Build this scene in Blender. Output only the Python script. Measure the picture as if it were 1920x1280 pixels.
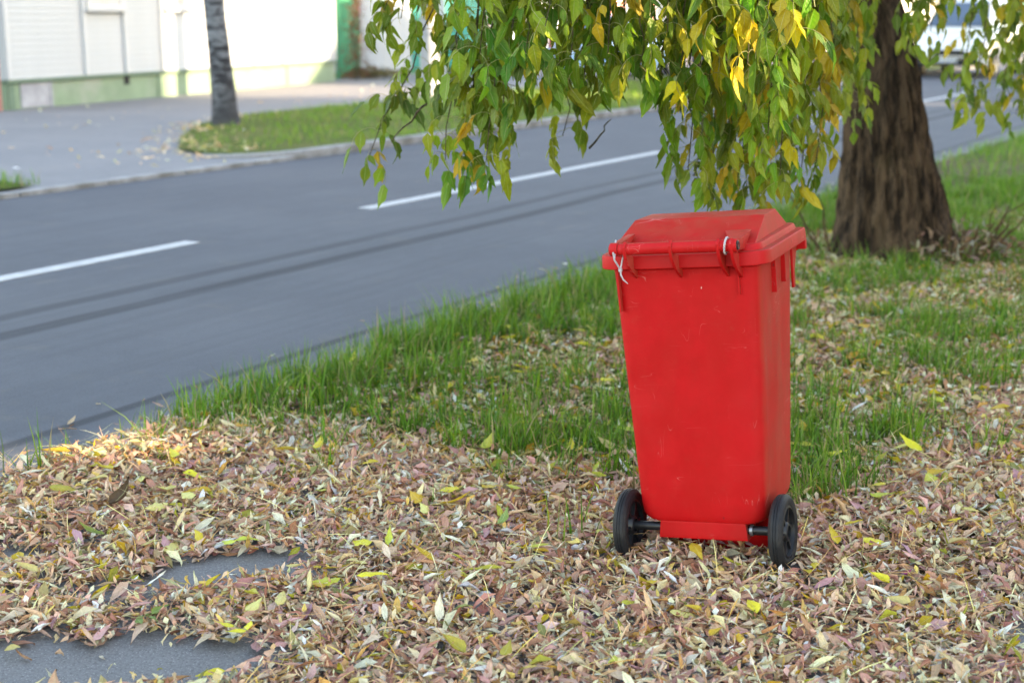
import bpy, math
import numpy as np
from mathutils import Matrix, Vector

for o in list(bpy.data.objects):
    bpy.data.objects.remove(o)
SC = bpy.context.scene
COL = SC.collection
rng = np.random.default_rng(11)

# ------------------------------------------------------------------ camera, sky, sun, exposure
PITCH = math.atan(613 / 2667.0)
CAM_H = 1.5
cam_data = bpy.data.cameras.new('camera')
cam = bpy.data.objects.new('camera', cam_data)
COL.objects.link(cam)
cam.location = (0, 0, CAM_H)
cam.rotation_euler = (math.pi / 2 - PITCH, 0, 0)
cam_data.lens = 50.0
cam_data.sensor_width = 36.0
cam_data.clip_end = 2000
cam_data.dof.use_dof = True
cam_data.dof.focus_distance = 3.85
cam_data.dof.aperture_fstop = 3.0
SC.camera = cam

SUN_EL = math.radians(18.0)
SUN_DX, SUN_DY = -0.988, 0.156           # horizontal direction the light travels
world = bpy.data.worlds.new('World')
SC.world = world
world.use_nodes = True
wn = world.node_tree
wn.nodes.clear()
sky = wn.nodes.new('ShaderNodeTexSky')
sky.sky_type = 'NISHITA'
sky.sun_disc = False
sky.sun_elevation = SUN_EL
sky.sun_rotation = math.atan2(-SUN_DX, -SUN_DY)
sky.air_density = 1.0
sky.dust_density = 0.8
sky.ozone_density = 1.0
bg = wn.nodes.new('ShaderNodeBackground')
bg.inputs['Strength'].default_value = 0.13
wo = wn.nodes.new('ShaderNodeOutputWorld')
wn.links.new(sky.outputs[0], bg.inputs[0])
wn.links.new(bg.outputs[0], wo.inputs[0])

sun_data = bpy.data.lights.new('sun', 'SUN')
sun = bpy.data.objects.new('sun', sun_data)
COL.objects.link(sun)
sun_data.energy = 2.3
sun_data.angle = math.radians(0.53)
sun_data.color = (1.0, 0.87, 0.70)
sun.location = (30, -5, 20)
sun.rotation_euler = Vector((SUN_DX * math.cos(SUN_EL), SUN_DY * math.cos(SUN_EL), -math.sin(SUN_EL))).to_track_quat('-Z', 'Y').to_euler()

SC.view_settings.view_transform = 'Standard'
SC.view_settings.look = 'None'
SC.view_settings.gamma = 1.0
SC.view_settings.exposure = 3.05
SC.view_settings.use_white_balance = True
SC.view_settings.white_balance_temperature = 8500
SC.view_settings.white_balance_tint = 14
SC.cycles.use_denoising = True
SC.cycles.max_bounces = 8
SC.cycles.transparent_max_bounces = 8
SC.cycles.sample_clamp_indirect = 6.0

# ------------------------------------------------------------------ helpers
RA = math.radians(30.6)
RS, RC = math.sin(RA), math.cos(RA)


def RW(a, p, z=0.0):
    """road frame (along, across to the far side) -> world"""
    return (RS * a - RC * p, RC * a + RS * p, z)


def to_ap(X, Y):
    return RS * X + RC * Y, -RC * X + RS * Y


def at(x, y, depth):
    """world point seen at photo pixel x, y at forward distance depth (used to place branches)"""
    u, v = (x - 960) / 2667.0, (640 - y) / 2667.0
    d = np.array([u, math.cos(PITCH) + v * math.sin(PITCH), -math.sin(PITCH) + v * math.cos(PITCH)])
    return d * (depth / d[1]) + np.array([0, 0, CAM_H])


def hsh(i, j, k, s):
    n = (i * 374761393 + j * 668265263 + k * 2147483647 + s * 144665) & 0xFFFFFFFF
    n = ((n ^ (n >> 13)) * 1274126177) & 0xFFFFFFFF
    n = n ^ (n >> 16)
    return (n & 0xFFFF) / 65535.0


def vnoise(x, y, z=0.0, s=0):
    x = np.asarray(x, float); y = np.asarray(y, float) + 0 * x; z = np.asarray(z, float) + 0 * x
    xi, yi, zi = np.floor(x).astype(np.int64), np.floor(y).astype(np.int64), np.floor(z).astype(np.int64)
    fx, fy, fz = x - xi, y - yi, z - zi
    fx, fy, fz = [f * f * (3 - 2 * f) for f in (fx, fy, fz)]
    r = 0
    for a in (0, 1):
        for b in (0, 1):
            for c in (0, 1):
                w = (fx if a else 1 - fx) * (fy if b else 1 - fy) * (fz if c else 1 - fz)
                r = r + w * hsh(xi + a, yi + b, zi + c, s)
    return r


def fbm(x, y, z=0.0, s=0, o=3):
    r, t, f, a = 0, 0, 1.0, 1.0
    for i in range(o):
        r = r + a * vnoise(np.asarray(x) * f, np.asarray(y) * f, np.asarray(z) * f, s + i * 7); t += a
        f *= 2.03; a *= 0.5
    return r / t


def sstep(x, a, b):
    t = np.clip((np.asarray(x, float) - a) / (b - a), 0, 1)
    return t * t * (3 - 2 * t)


def link(o, parent=None):
    COL.objects.link(o)
    if parent is not None:
        o.parent = parent
    return o


def tag(o, label=None, cat=None, group=None, kind=None):
    if label: o['label'] = label
    if cat: o['category'] = cat
    if group: o['group'] = group
    if kind: o['kind'] = kind
    return o


def empty(name, loc=(0, 0, 0), rz=0.0, label=None, cat=None, group=None):
    o = bpy.data.objects.new(name, None)
    o.empty_display_size = 0.1
    o.location = loc
    o.rotation_euler = (0, 0, rz)
    link(o)
    return tag(o, label, cat, group)


def obj(name, me, parent=None):
    return link(bpy.data.objects.new(name, me), parent)


def quad_mesh(name, V, F, mat=None, smooth=True, col=None, lf=None):
    """fast mesh from arrays: V (n,3), F (m,4) quads"""
    me = bpy.data.meshes.new(name)
    V = np.ascontiguousarray(V, np.float32); F = np.ascontiguousarray(F, np.int32)
    k = F.shape[1]
    me.vertices.add(len(V)); me.loops.add(F.size); me.polygons.add(len(F))
    me.vertices.foreach_set('co', V.ravel())
    me.loops.foreach_set('vertex_index', F.ravel())
    me.polygons.foreach_set('loop_start', np.arange(0, F.size, k, dtype=np.int32))
    me.polygons.foreach_set('use_smooth', np.full(len(F), smooth, bool))
    me.update(calc_edges=True)
    if col is not None:
        c = np.ones((len(V), 4), np.float32); c[:, :3] = col
        at_ = me.attributes.new('col', 'FLOAT_COLOR', 'POINT')
        at_.data.foreach_set('color', c.ravel())
    if lf is not None:
        al = me.attributes.new('lf', 'FLOAT_VECTOR', 'POINT')
        al.data.foreach_set('vector', np.ascontiguousarray(lf, np.float32).ravel())
    if mat: me.materials.append(mat)
    return me


class MB:
    """collects shapes, then links them as one mesh object"""
    def __init__(s):
        s.v = []; s.f = []

    def add(s, V, F, M=None):
        n = len(s.v)
        V = np.asarray(V, float)
        if M is not None:
            M = np.array(M)
            V = V @ M[:3, :3].T + M[:3, 3]
        s.v += [tuple(v) for v in V]
        s.f += [tuple(int(i) + n for i in f) for f in F]
        return s

    def box(s, x0, x1, y0, y1, z0, z1, M=None):
        V = [(x0, y0, z0), (x1, y0, z0), (x1, y1, z0), (x0, y1, z0), (x0, y0, z1), (x1, y0, z1), (x1, y1, z1), (x0, y1, z1)]
        return s.add(V, [(3, 2, 1, 0), (4, 5, 6, 7), (0, 1, 5, 4), (1, 2, 6, 5), (2, 3, 7, 6), (3, 0, 4, 7)], M)

    def loft(s, rings, cap0=True, cap1=True, M=None):
        n = len(rings[0]); V = [p for r in rings for p in r]; F = []
        for i in range(len(rings) - 1):
            for j in range(n):
                k = (j + 1) % n
                F.append((i * n + j, i * n + k, (i + 1) * n + k, (i + 1) * n + j))
        if cap0: F.append(tuple(range(n - 1, -1, -1)))
        if cap1: F.append(tuple((len(rings) - 1) * n + j for j in range(n)))
        return s.add(V, F, M)

    def tube(s, pts, rad, n=8, M=None):
        pts = np.asarray(pts, float); m = len(pts)
        rad = np.full(m, rad) if np.isscalar(rad) else np.asarray(rad, float)
        T = np.gradient(pts, axis=0); T /= np.linalg.norm(T, axis=1)[:, None] + 1e-12
        up = np.array([0, 0, 1.0]) if abs(T[0][2]) < 0.9 else np.array([1.0, 0, 0])
        rings = []
        for i in range(m):
            a = np.cross(T[i], up); a /= np.linalg.norm(a) + 1e-12
            b = np.cross(T[i], a); up = -b if np.dot(-b, up) > 0 else b
            th = np.arange(n) * 2 * math.pi / n
            rings.append(pts[i] + rad[i] * (np.cos(th)[:, None] * a - np.sin(th)[:, None] * b))
        return s.loft(rings, M=M)

    def lathe(s, prof, n=40, axis='x', M=None, closed=False):
        """prof: (radius, axial) pairs"""
        rings = []
        th = np.arange(n) * 2 * math.pi / n
        for r, h in prof:
            c, d = r * np.cos(th), r * np.sin(th)
            if axis == 'x': rings.append(np.stack([np.full(n, h), c, d], 1))
            else: rings.append(np.stack([c, d, np.full(n, h)], 1))
        return s.loft(rings, cap0=not closed, cap1=not closed, M=M)

    def prism(s, outline, x0, x1, M=None):
        """outline in (y,z), extruded along x"""
        n = len(outline)
        V = [(x0, y, z) for y, z in outline] + [(x1, y, z) for y, z in outline]
        F = [tuple(range(n - 1, -1, -1)), tuple(range(n, 2 * n))]
        F += [(i, (i + 1) % n, (i + 1) % n + n, i + n) for i in range(n)]
        return s.add(V, F, M)

    def mesh(s, name, mat=None, smooth=False, bevel=0.0, seg=2, angle=35):
        me = bpy.data.meshes.new(name)
        me.from_pydata(s.v, [], s.f)
        import bmesh
        bm = bmesh.new(); bm.from_mesh(me)
        bmesh.ops.recalc_face_normals(bm, faces=bm.faces)
        if bevel:
            bm.normal_update()
            es = [e for e in bm.edges if len(e.link_faces) == 2 and e.calc_face_angle(0) > math.radians(angle)]
            bmesh.ops.bevel(bm, geom=es, offset=bevel, segments=seg, affect='EDGES', profile=0.6, clamp_overlap=True)
        bm.to_mesh(me); bm.free()
        if mat: me.materials.append(mat)
        for p in me.polygons: p.use_smooth = smooth
        if smooth:
            me.set_sharp_from_angle(angle=math.radians(angle))
        return me

    def build(s, name, mat=None, parent=None, **k):
        return obj(name, s.mesh(name, mat, **k), parent)


# ------------------------------------------------------------------ materials
class NT:
    def __init__(s, name):
        s.m = bpy.data.materials.new(name); s.m.use_nodes = True
        s.t = s.m.node_tree; s.t.nodes.clear()
        s.out = s.n('ShaderNodeOutputMaterial')

    def n(s, typ, **kw):
        nd = s.t.nodes.new(typ)
        for k, v in kw.items(): setattr(nd, k, v)
        return nd

    def set(s, nd, **kw):
        for k, v in kw.items():
            nd.inputs[k.replace('_', ' ')].default_value = v
        return nd

    def l(s, a, b): s.t.links.new(a, b)

    def val(s, x, inp):
        if hasattr(x, 'is_linked') or hasattr(x, 'links'): s.l(x, inp)
        else: inp.default_value = x

    def math(s, op, a, b=0.0, c=0.0, clamp=False):
        nd = s.n('ShaderNodeMath', operation=op); nd.use_clamp = clamp
        s.val(a, nd.inputs[0]); s.val(b, nd.inputs[1]); s.val(c, nd.inputs[2])
        return nd.outputs[0]

    def step(s, x, lo, hi, a=0.0, b=1.0):
        nd = s.n('ShaderNodeMapRange', interpolation_type='SMOOTHSTEP')
        s.val(x, nd.inputs['Value'])
        nd.inputs['From Min'].default_value = lo; nd.inputs['From Max'].default_value = hi
        nd.inputs['To Min'].default_value = a; nd.inputs['To Max'].default_value = b
        return nd.outputs[0]

    def mix(s, f, a, b, mode='MIX'):
        nd = s.n('ShaderNodeMix', data_type='RGBA', blend_type=mode)
        s.val(f, nd.inputs[0])
        for x, i in ((a, 6), (b, 7)):
            if isinstance(x, (tuple, list)): nd.inputs[i].default_value = (*x[:3], 1)
            else: s.l(x, nd.inputs[i])
        return nd.outputs[2]

    def coord(s, which='Object', scale=(1, 1, 1), rot=(0, 0, 0)):
        tc = s.n('ShaderNodeTexCoord'); mp = s.n('ShaderNodeMapping')
        mp.inputs['Scale'].default_value = scale; mp.inputs['Rotation'].default_value = rot
        s.l(tc.outputs[which], mp.inputs[0])
        return mp.outputs[0]

    def noise(s, vec, scale, detail=4, rough=0.6, dist=0.0):
        nd = s.n('ShaderNodeTexNoise')
        if vec is not None: s.l(vec, nd.inputs['Vector'])
        s.set(nd, Scale=scale, Detail=detail, Roughness=rough, Distortion=dist)
        return nd.outputs[0]

    def voro(s, vec, scale, feature='F1'):
        nd = s.n('ShaderNodeTexVoronoi', feature=feature)
        if vec is not None: s.l(vec, nd.inputs['Vector'])
        nd.inputs['Scale'].default_value = scale
        return nd

    def bump(s, h, strength=0.3, dist=0.01):
        nd = s.n('ShaderNodeBump'); s.l(h, nd.inputs['Height'])
        s.set(nd, Strength=strength, Distance=dist)
        return nd.outputs[0]

    def bsdf(s, color, rough=0.6, spec=0.4, normal=None, metal=0.0):
        b = s.n('ShaderNodeBsdfPrincipled')
        if isinstance(color, (tuple, list)): b.inputs['Base Color'].default_value = (*color[:3], 1)
        else: s.l(color, b.inputs['Base Color'])
        s.val(rough, b.inputs['Roughness'])
        b.inputs['Specular IOR Level'].default_value = spec
        b.inputs['Metallic'].default_value = metal
        if normal is not None: s.l(normal, b.inputs['Normal'])
        return b

    def done(s, sh):
        s.l(sh if not hasattr(sh, 'outputs') else sh.outputs[0], s.out.inputs[0])
        return s.m


def plain(name, color, rough=0.6, var=0.25, scale=6.0, spec=0.3, bump=0.15, dirt=None, metal=0.0):
    t = NT(name); v = t.coord()
    n1 = t.noise(v, scale, 5, 0.65)
    c2 = tuple(c * (1 - var) for c in color)
    c = t.mix(t.step(n1, 0.3, 0.7), c2, color)
    if dirt:
        c = t.mix(t.step(t.noise(v, scale * 0.31, 4, 0.7), 0.48, 0.7, 0, 0.75), c, dirt)
    nb = t.bump(t.noise(v, scale * 9, 3), bump, 0.004)
    return t.done(t.bsdf(c, rough, spec, nb, metal))


def asphalt(name, base, tint, stripes=False, speck=0.5):
    t = NT(name); v = t.coord()
    fine = t.noise(v, 120, 3, 0.75); mid = t.noise(v, 9, 5, 0.65); big = t.noise(v, 0.7, 4, 0.6)
    c = t.mix(t.step(mid, 0.3, 0.72), tuple(x * 0.8 for x in base), base)
    c = t.mix(t.step(big, 0.35, 0.7, 0, 0.8), c, tint)
    c = t.mix(t.step(fine, 0.35, 0.68, 0.0, 0.55), c, tuple(x * 1.5 for x in base))
    c = t.mix(t.step(fine, 0.5, 0.28, 0.0, 0.55), c, tuple(x * 0.45 for x in base))
    c = t.mix(t.step(t.noise(v, 2.6, 5, 0.7), 0.55, 0.75, 0, 0.35), c, (0.17, 0.145, 0.115))
    vo = t.voro(v, 130)
    c = t.mix(t.step(vo.outputs['Distance'], 0.02, 0.32, speck, 0.0), c, tuple(min(1, x * 2.6) for x in base))
    if stripes:
        sp = t.n('ShaderNodeSeparateXYZ'); s_in = t.coord(); t.l(s_in, sp.inputs[0])
        wob = t.noise(t.coord(scale=(0.25, 0.25, 1)), 1.0, 3)
        y = t.math('ADD', sp.outputs['Y'], t.math('MULTIPLY', t.math('SUBTRACT', wob, 0.5), 0.16))
        streak = t.noise(t.coord(scale=(0.35, 9, 1)), 1.0, 4, 0.7)
        c = t.mix(t.step(streak, 0.35, 0.75, 0, 0.5), c, tuple(x * 0.78 for x in base))
        for pos, w, amt in stripes:
            d = t.math('ABSOLUTE', t.math('SUBTRACT', y, pos))
            m = t.math('MULTIPLY', t.step(d, w * 0.35, w, 1, 0), t.step(t.noise(t.coord(scale=(0.5, 6, 1)), 1.3, 3), 0.2, 0.55, amt * 0.45, amt))
            c = t.mix(m, c, (0.022, 0.025, 0.031))
        gut = t.step(y, 3.95, 3.75, 0, 0.65)
        c = t.mix(t.math('MULTIPLY', gut, t.step(t.noise(v, 3, 4), 0.3, 0.6)), c, (0.26, 0.24, 0.22))
    nb = t.bump(t.math('ADD', fine, t.math('MULTIPLY', vo.outputs['Distance'], 0.8)), 0.45, 0.004)
    return t.done(t.bsdf(c, 0.78, 0.35, nb))


def leafmat(name, trans=0.3, rough=0.55, spots=0.25, spec=0.35):
    t = NT(name)
    a = t.n('ShaderNodeAttribute', attribute_name='col'); f = t.n('ShaderNodeAttribute', attribute_name='lf')
    sp = t.n('ShaderNodeSeparateXYZ'); t.l(f.outputs['Vector'], sp.inputs[0])
    au = t.math('ABSOLUTE', sp.outputs['X'])
    oi = t.n('ShaderNodeObjectInfo')
    hs = t.n('ShaderNodeHueSaturation')
    t.l(a.outputs['Color'], hs.inputs['Color'])
    t.l(t.math('MULTIPLY_ADD', oi.outputs['Random'], 0.05, 0.475), hs.inputs['Hue'])
    t.l(t.math('MULTIPLY_ADD', oi.outputs['Random'], 0.35, 0.82), hs.inputs['Value'])
    nv = t.n('ShaderNodeVectorMath', operation='MULTIPLY'); t.l(f.outputs['Vector'], nv.inputs[0]); nv.inputs[1].default_value = (1.6, 4.5, 37.0)
    n1 = t.noise(nv.outputs[0], 1.3, 4, 0.7)
    c = t.mix(t.step(n1, 0.42, 0.72, 0, spots), hs.outputs[0], (0.16, 0.075, 0.03))
    c = t.mix(t.step(n1, 0.45, 0.25, 0, 0.35), c, (0.75, 0.68, 0.45), 'SOFT_LIGHT')
    # midrib and side veins, part of the leaf's own colour
    c = t.mix(t.step(au, 0.015, 0.075, 0.45, 0.0), c, (0.55, 0.52, 0.25))
    ve = t.math('SINE', t.math('MULTIPLY', t.math('SUBTRACT', sp.outputs['Y'], t.math('MULTIPLY', au, 0.16)), 46.0))
    nb = t.bump(t.math('ADD', t.math('MULTIPLY', ve, 0.3), t.math('MULTIPLY', n1, 1.5)), 0.5, 0.002)
    b = t.bsdf(c, rough, spec, nb)
    tr = t.n('ShaderNodeBsdfTranslucent'); t.l(c, tr.inputs[0]); t.l(nb, tr.inputs['Normal'])
    mx = t.n('ShaderNodeMixShader'); mx.inputs[0].default_value = trans
    t.l(b.outputs[0], mx.inputs[1]); t.l(tr.outputs[0], mx.inputs[2])
    return t.done(mx)


def colmat(name, trans=0.3, rough=0.5):
    t = NT(name)
    a = t.n('ShaderNodeAttribute', attribute_name='col')
    b = t.bsdf(a.outputs['Color'], rough, 0.35)
    tr = t.n('ShaderNodeBsdfTranslucent'); t.l(a.outputs['Color'], tr.inputs[0])
    mx = t.n('ShaderNodeMixShader'); mx.inputs[0].default_value = trans
    t.l(b.outputs[0], mx.inputs[1]); t.l(tr.outputs[0], mx.inputs[2])
    return t.done(mx)


def redplastic(name='red_bin_plastic'):
    t = NT(name); v = t.coord()
    n1 = t.noise(v, 7, 6, 0.7); n2 = t.noise(v, 38, 4, 0.7)
    c = t.mix(t.step(n1, 0.35, 0.7), (0.44, 0.0025, 0.005), (0.51, 0.004, 0.008))
    c = t.mix(t.step(t.noise(v, 2.3, 4, 0.6), 0.42, 0.72, 0, 0.4), c, (0.54, 0.018, 0.022))
    # dried dust, thicker on the outward side panel and on what faces up
    g = t.n('ShaderNodeNewGeometry'); tc = t.n('ShaderNodeTexCoord')
    sn = t.n('ShaderNodeSeparateXYZ'); t.l(tc.outputs['Normal'], sn.inputs[0])
    upf = t.step(sn.outputs['Z'], 0.90, 0.999, 0.05, 0.62)
    side = t.step(sn.outputs['X'], 0.75, 0.97, 0.0, 0.36)
    smear = t.step(t.noise(t.coord(scale=(1, 1, 0.35)), 11, 5, 0.72), 0.32, 0.68, 0.25, 1.0)
    dust = t.math('MULTIPLY', t.math('ADD', upf, side), smear)
    dust = t.math('ADD', dust, t.step(n2, 0.55, 0.85, 0, 0.10))
    c = t.mix(dust, c, (0.26, 0.10, 0.055))
    # scratches: thin wavy lines, and a few chips
    lines = None
    for i, (sc, rot, thr) in enumerate((((3.0, 3.0, 14.0), (0.3, 0.2, 0.5), 0.010), ((13.0, 3.0, 3.0), (0.1, 0.5, 0.2), 0.008))):
        q = t.noise(t.coord(scale=sc, rot=rot), 1.7, 2, 0.5, 0.6)
        d = t.math('ABSOLUTE', t.math('SUBTRACT', q, 0.5))
        ln = t.math('MULTIPLY', t.step(d, 0.0, thr * 0.55, 1, 0), t.step(t.noise(v, 9 + 4 * i, 3), 0.54, 0.66))
        lines = ln if lines is None else t.math('MAXIMUM', lines, ln)
    c = t.mix(t.math('MULTIPLY', lines, 0.26), c, (0.75, 0.36, 0.33))
    vo = t.voro(t.coord(scale=(1, 1, 0.6)), 42)
    sel = t.n('ShaderNodeSeparateColor'); t.l(vo.outputs['Color'], sel.inputs[0])
    chip = t.math('MULTIPLY', t.step(t.math('ADD', vo.outputs['Distance'], t.math('MULTIPLY', t.math('SUBTRACT', n2, 0.5), 0.45)), 0.02, 0.11, 1, 0), t.step(sel.outputs[0], 0.975, 0.985))
    c = t.mix(t.math('MULTIPLY', chip, 0.8), c, (0.8, 0.55, 0.5))
    dk = t.math('MULTIPLY', t.step(vo.outputs['Distance'], 0.06, 0.16, 1, 0), t.step(sel.outputs[1], 0.965, 0.98))
    c = t.mix(t.math('MULTIPLY', dk, 0.6), c, (0.10, 0.02, 0.02))
    r = t.math('ADD', t.math('MULTIPLY', dust, 0.35), t.math('MULTIPLY_ADD', n1, 0.14, 0.43))
    nb = t.bump(t.noise(v, 300, 2), 0.06, 0.001)
    return t.done(t.bsdf(c, r, 0.18, nb))


def barkmat(name, c0, c1, c2, sc=(9, 9, 1.6)):
    t = NT(name)
    v = t.coord(scale=sc); n1 = t.noise(v, 1.6, 6, 0.7, 0.4); n2 = t.noise(t.coord(), 3.0, 4)
    c = t.mix(t.step(n1, 0.38, 0.62), c0, c1)
    c = t.mix(t.step(n2, 0.5, 0.72, 0, 0.5), c, c2)
    nb = t.bump(n1, 0.9, 0.02)
    return t.done(t.bsdf(c, 0.9, 0.15, nb))


def birchmat():
    t = NT('birch_bark')
    n1 = t.noise(t.coord(scale=(4, 4, 11)), 1.2, 5, 0.72, 0.5)
    n2 = t.noise(t.coord(), 2.2, 4, 0.65)
    c = t.mix(t.step(n1, 0.42, 0.58), (0.026, 0.026, 0.030), (0.19, 0.20, 0.22))
    sp = t.n('ShaderNodeSeparateXYZ'); t.l(t.coord(), sp.inputs[0])
    low = t.step(sp.outputs['Z'], 1.1, 0.15, 0, 0.9)          # old rough bark round the foot
    c = t.mix(t.math('MULTIPLY', low, t.step(n2, 0.25, 0.55)), c, (0.05, 0.05, 0.055))
    return t.done(t.bsdf(c, 0.85, 0.2, t.bump(n1, 0.8, 0.02)))


def soilmat():
    t = NT('verge_soil'); v = t.coord()
    n1 = t.noise(v, 5, 6, 0.7); n2 = t.noise(v, 60, 4, 0.7); n3 = t.noise(v, 0.6, 3)
    c = t.mix(t.step(n1, 0.3, 0.7), (0.07, 0.052, 0.032), (0.17, 0.125, 0.075))
    c = t.mix(t.step(n2, 0.45, 0.7, 0, 0.6), c, (0.19, 0.14, 0.08))
    c = t.mix(t.step(n3, 0.4, 0.65, 0, 0.4), c, (0.06, 0.08, 0.025))
    return t.done(t.bsdf(c, 0.95, 0.1, t.bump(n2, 0.8, 0.02)))


def turfmat(name, a, b, dry):
    t = NT(name); v = t.coord()
    c = t.mix(t.step(t.noise(v, 14, 5, 0.7), 0.3, 0.7), a, b)
    c = t.mix(t.step(t.noise(v, 1.1, 4, 0.6), 0.5, 0.72, 0, 0.55), c, dry)
    return t.done(t.bsdf(c, 0.9, 0.1, t.bump(t.noise(v, 90, 3), 0.9, 0.03)))


def glassmat(name='window_glass', tint=(0.05, 0.07, 0.09)):
    t = NT(name); n = t.noise(t.coord(), 0.8, 3)
    c = t.mix(t.step(n, 0.3, 0.7), tint, tuple(x * 1.6 for x in tint))
    return t.done(t.bsdf(c, 0.06, 0.9))


M_RED = redplastic()
M_TYRE = plain('tyre_rubber', (0.012, 0.0135, 0.017), 0.62, 0.4, 30, 0.35, 0.3, dirt=(0.03, 0.029, 0.028))
M_RIM = plain('black_wheel_plastic', (0.010, 0.011, 0.014), 0.42, 0.3, 20, 0.5, 0.05)
M_STEEL = plain('dull_steel', (0.30, 0.31, 0.33), 0.4, 0.2, 30, 0.5, 0.05, metal=0.8)
M_TIE = plain('white_nylon', (0.42, 0.40, 0.42), 0.4, 0.1, 30, 0.5, 0.02)
M_ROAD = asphalt('road_asphalt', (0.077, 0.083, 0.097), (0.100, 0.105, 0.117), stripes=((4.03, 0.045, 0.8), (3.79, 0.05, 0.9), (5.46, 0.10, 0.85), (5.80, 0.09, 0.6)), speck=0.25)
M_PATH = asphalt('driveway_asphalt', (0.150, 0.150, 0.148), (0.190, 0.186, 0.180), speck=0.8)
M_PAVE = asphalt('pavement_asphalt', (0.185, 0.185, 0.195), (0.23, 0.222, 0.22), speck=0.2)
M_KERB = plain('kerb_concrete', (0.36, 0.36, 0.36), 0.85, 0.35, 7, 0.2, 0.4, dirt=(0.16, 0.15, 0.13))
M_PAINT = plain('worn_road_paint', (0.52, 0.53, 0.53), 0.7, 0.22, 12, 0.3, 0.2, dirt=(0.38, 0.39, 0.40))
M_SOIL = soilmat()
M_TURF = turfmat('turf_ground', (0.085, 0.12, 0.03), (0.14, 0.17, 0.04), (0.26, 0.19, 0.09))
M_GROUND = turfmat('open_ground', (0.08, 0.11, 0.03), (0.12, 0.14, 0.04), (0.22, 0.18, 0.10))
M_LITTER = leafmat('dry_leaf', 0.18, 0.72, 0.35, 0.2)
M_FRESH = leafmat('fallen_leaf', 0.25, 0.55, 0.22)
M_LEAF = leafmat('hanging_leaf', 0.42, 0.5, 0.22)
M_GRASS = colmat('grass_blade', 0.3, 0.5)
M_STALK = colmat('leaf_stalk', 0.1, 0.6)
M_BARK = barkmat('maple_bark', (0.014, 0.009, 0.006), (0.098, 0.062, 0.038), (0.052, 0.038, 0.019), (10, 10, 3.0))
M_TWIG = barkmat('twig_bark', (0.05, 0.04, 0.025), (0.14, 0.11, 0.07), (0.10, 0.10, 0.03), (30, 30, 30))
M_BIRCH = birchmat()
M_SIDING = plain('white_siding', (0.44, 0.475, 0.50), 0.5, 0.05, 3, 0.35, 0.03)
M_TRIM = plain('white_trim', (0.50, 0.53, 0.55), 0.45, 0.04, 3, 0.35, 0.03)
M_PLINTH = plain('pale_green_plinth', (0.23, 0.325, 0.225), 0.85, 0.16, 2.5, 0.2, 0.3, dirt=(0.30, 0.34, 0.29))
M_LEDGE = plain('green_ledge', (0.14, 0.22, 0.16), 0.7, 0.2, 5, 0.3, 0.1)
M_GREYP = plain('grey_render', (0.38, 0.40, 0.44), 0.85, 0.3, 4, 0.2, 0.3)
M_DARK = plain('painted_hole_shade', (0.02, 0.022, 0.024), 0.8, 0.2, 5)
M_ROOF = plain('roof_sheet', (0.16, 0.07, 0.05), 0.6, 0.3, 4, 0.3, 0.2)
M_RUST = plain('red_brown_paint', (0.42, 0.19, 0.16), 0.6, 0.25, 5, 0.3, 0.1)
M_GLASS = glassmat()
M_BLIND = plain('drawn_white_blind', (0.46, 0.47, 0.48), 0.25, 0.06, 4, 0.6, 0.02)
M_WFENCE = plain('white_fence_sheet', (0.52, 0.56, 0.60), 0.45, 0.06, 3, 0.4, 0.03)
M_GFENCE = plain('teal_fence_sheet', (0.06, 0.42, 0.34), 0.45, 0.15, 3, 0.4, 0.03)
M_GPOST = plain('green_gate_paint', (0.05, 0.40, 0.22), 0.5, 0.2, 3, 0.4, 0.05)
M_CONC = plain('pole_concrete', (0.42, 0.43, 0.45), 0.85, 0.2, 5, 0.2, 0.3, dirt=(0.30, 0.30, 0.31))
M_BRICK = plain('block_render', (0.55, 0.50, 0.44), 0.9, 0.15, 2, 0.2, 0.3)

# ------------------------------------------------------------------ ground and road
YB_X = np.array([-3.2, -1.9, -1.56, -0.99, -0.3, 0.07, 0.33, 0.87, 1.1, 1.5, 2.1, 3.4])
YB_Y = np.array([4.1, 4.55, 4.92, 5.02, 4.66, 4.40, 4.32, 4.10, 4.30, 4.75, 5.60, 7.1])


def litter_edge(X):
    return np.interp(X, YB_X, YB_Y)


def hgt(X, Y):
    """height of the near verge"""
    X = np.asarray(X, float); Y = np.asarray(Y, float)
    a, p = to_ap(X, Y)
    z = 0.022 + 0.035 * (fbm(X * 0.8, Y * 0.8, 0, 3) - 0.5) * sstep(Y, 4.4, 6.0)
    z = z + 0.05 * (1.42 - p) * np.exp(-((X - 0.56) ** 2 + (Y - 3.85) ** 2) / 0.5 ** 2)
    z = z + 0.03 * np.exp(-((X - 2.4) ** 2 + (Y - 8.65) ** 2) / 0.75 ** 2)
    z = z + 0.02 * sstep(p, 3.3, 2.2) * sstep(a, 6, 10)
    return z * sstep(p, 3.80, 3.66) - 0.015 * sstep(p, 3.66, 3.80)


def road_sheet(name, a0, a1, p0, p1, z, mat, kind='structure', parent=None):
    me = bpy.data.meshes.new(name)
    na = max(2, int((a1 - a0) / 6))
    A = np.linspace(a0, a1, na)
    V = [(a, p, 0) for a in A for p in (p0, p1)]
    F = [(2 * i, 2 * i + 2, 2 * i + 3, 2 * i + 1) for i in range(na - 1)]
    me.from_pydata(V, [], F)
    me.materials.append(mat)
    o = obj(name, me, parent)
    if parent is None:
        # object axes: x along the road, y across it
        o.matrix_world = Matrix(((RS, -RC, 0, 0), (RC, RS, 0, 0), (0, 0, 1, z), (0, 0, 0, 1)))
        o['kind'] = kind
    else:
        o.location.z = z
    # keep faces up
    me.flip_normals()
    return o


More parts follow.
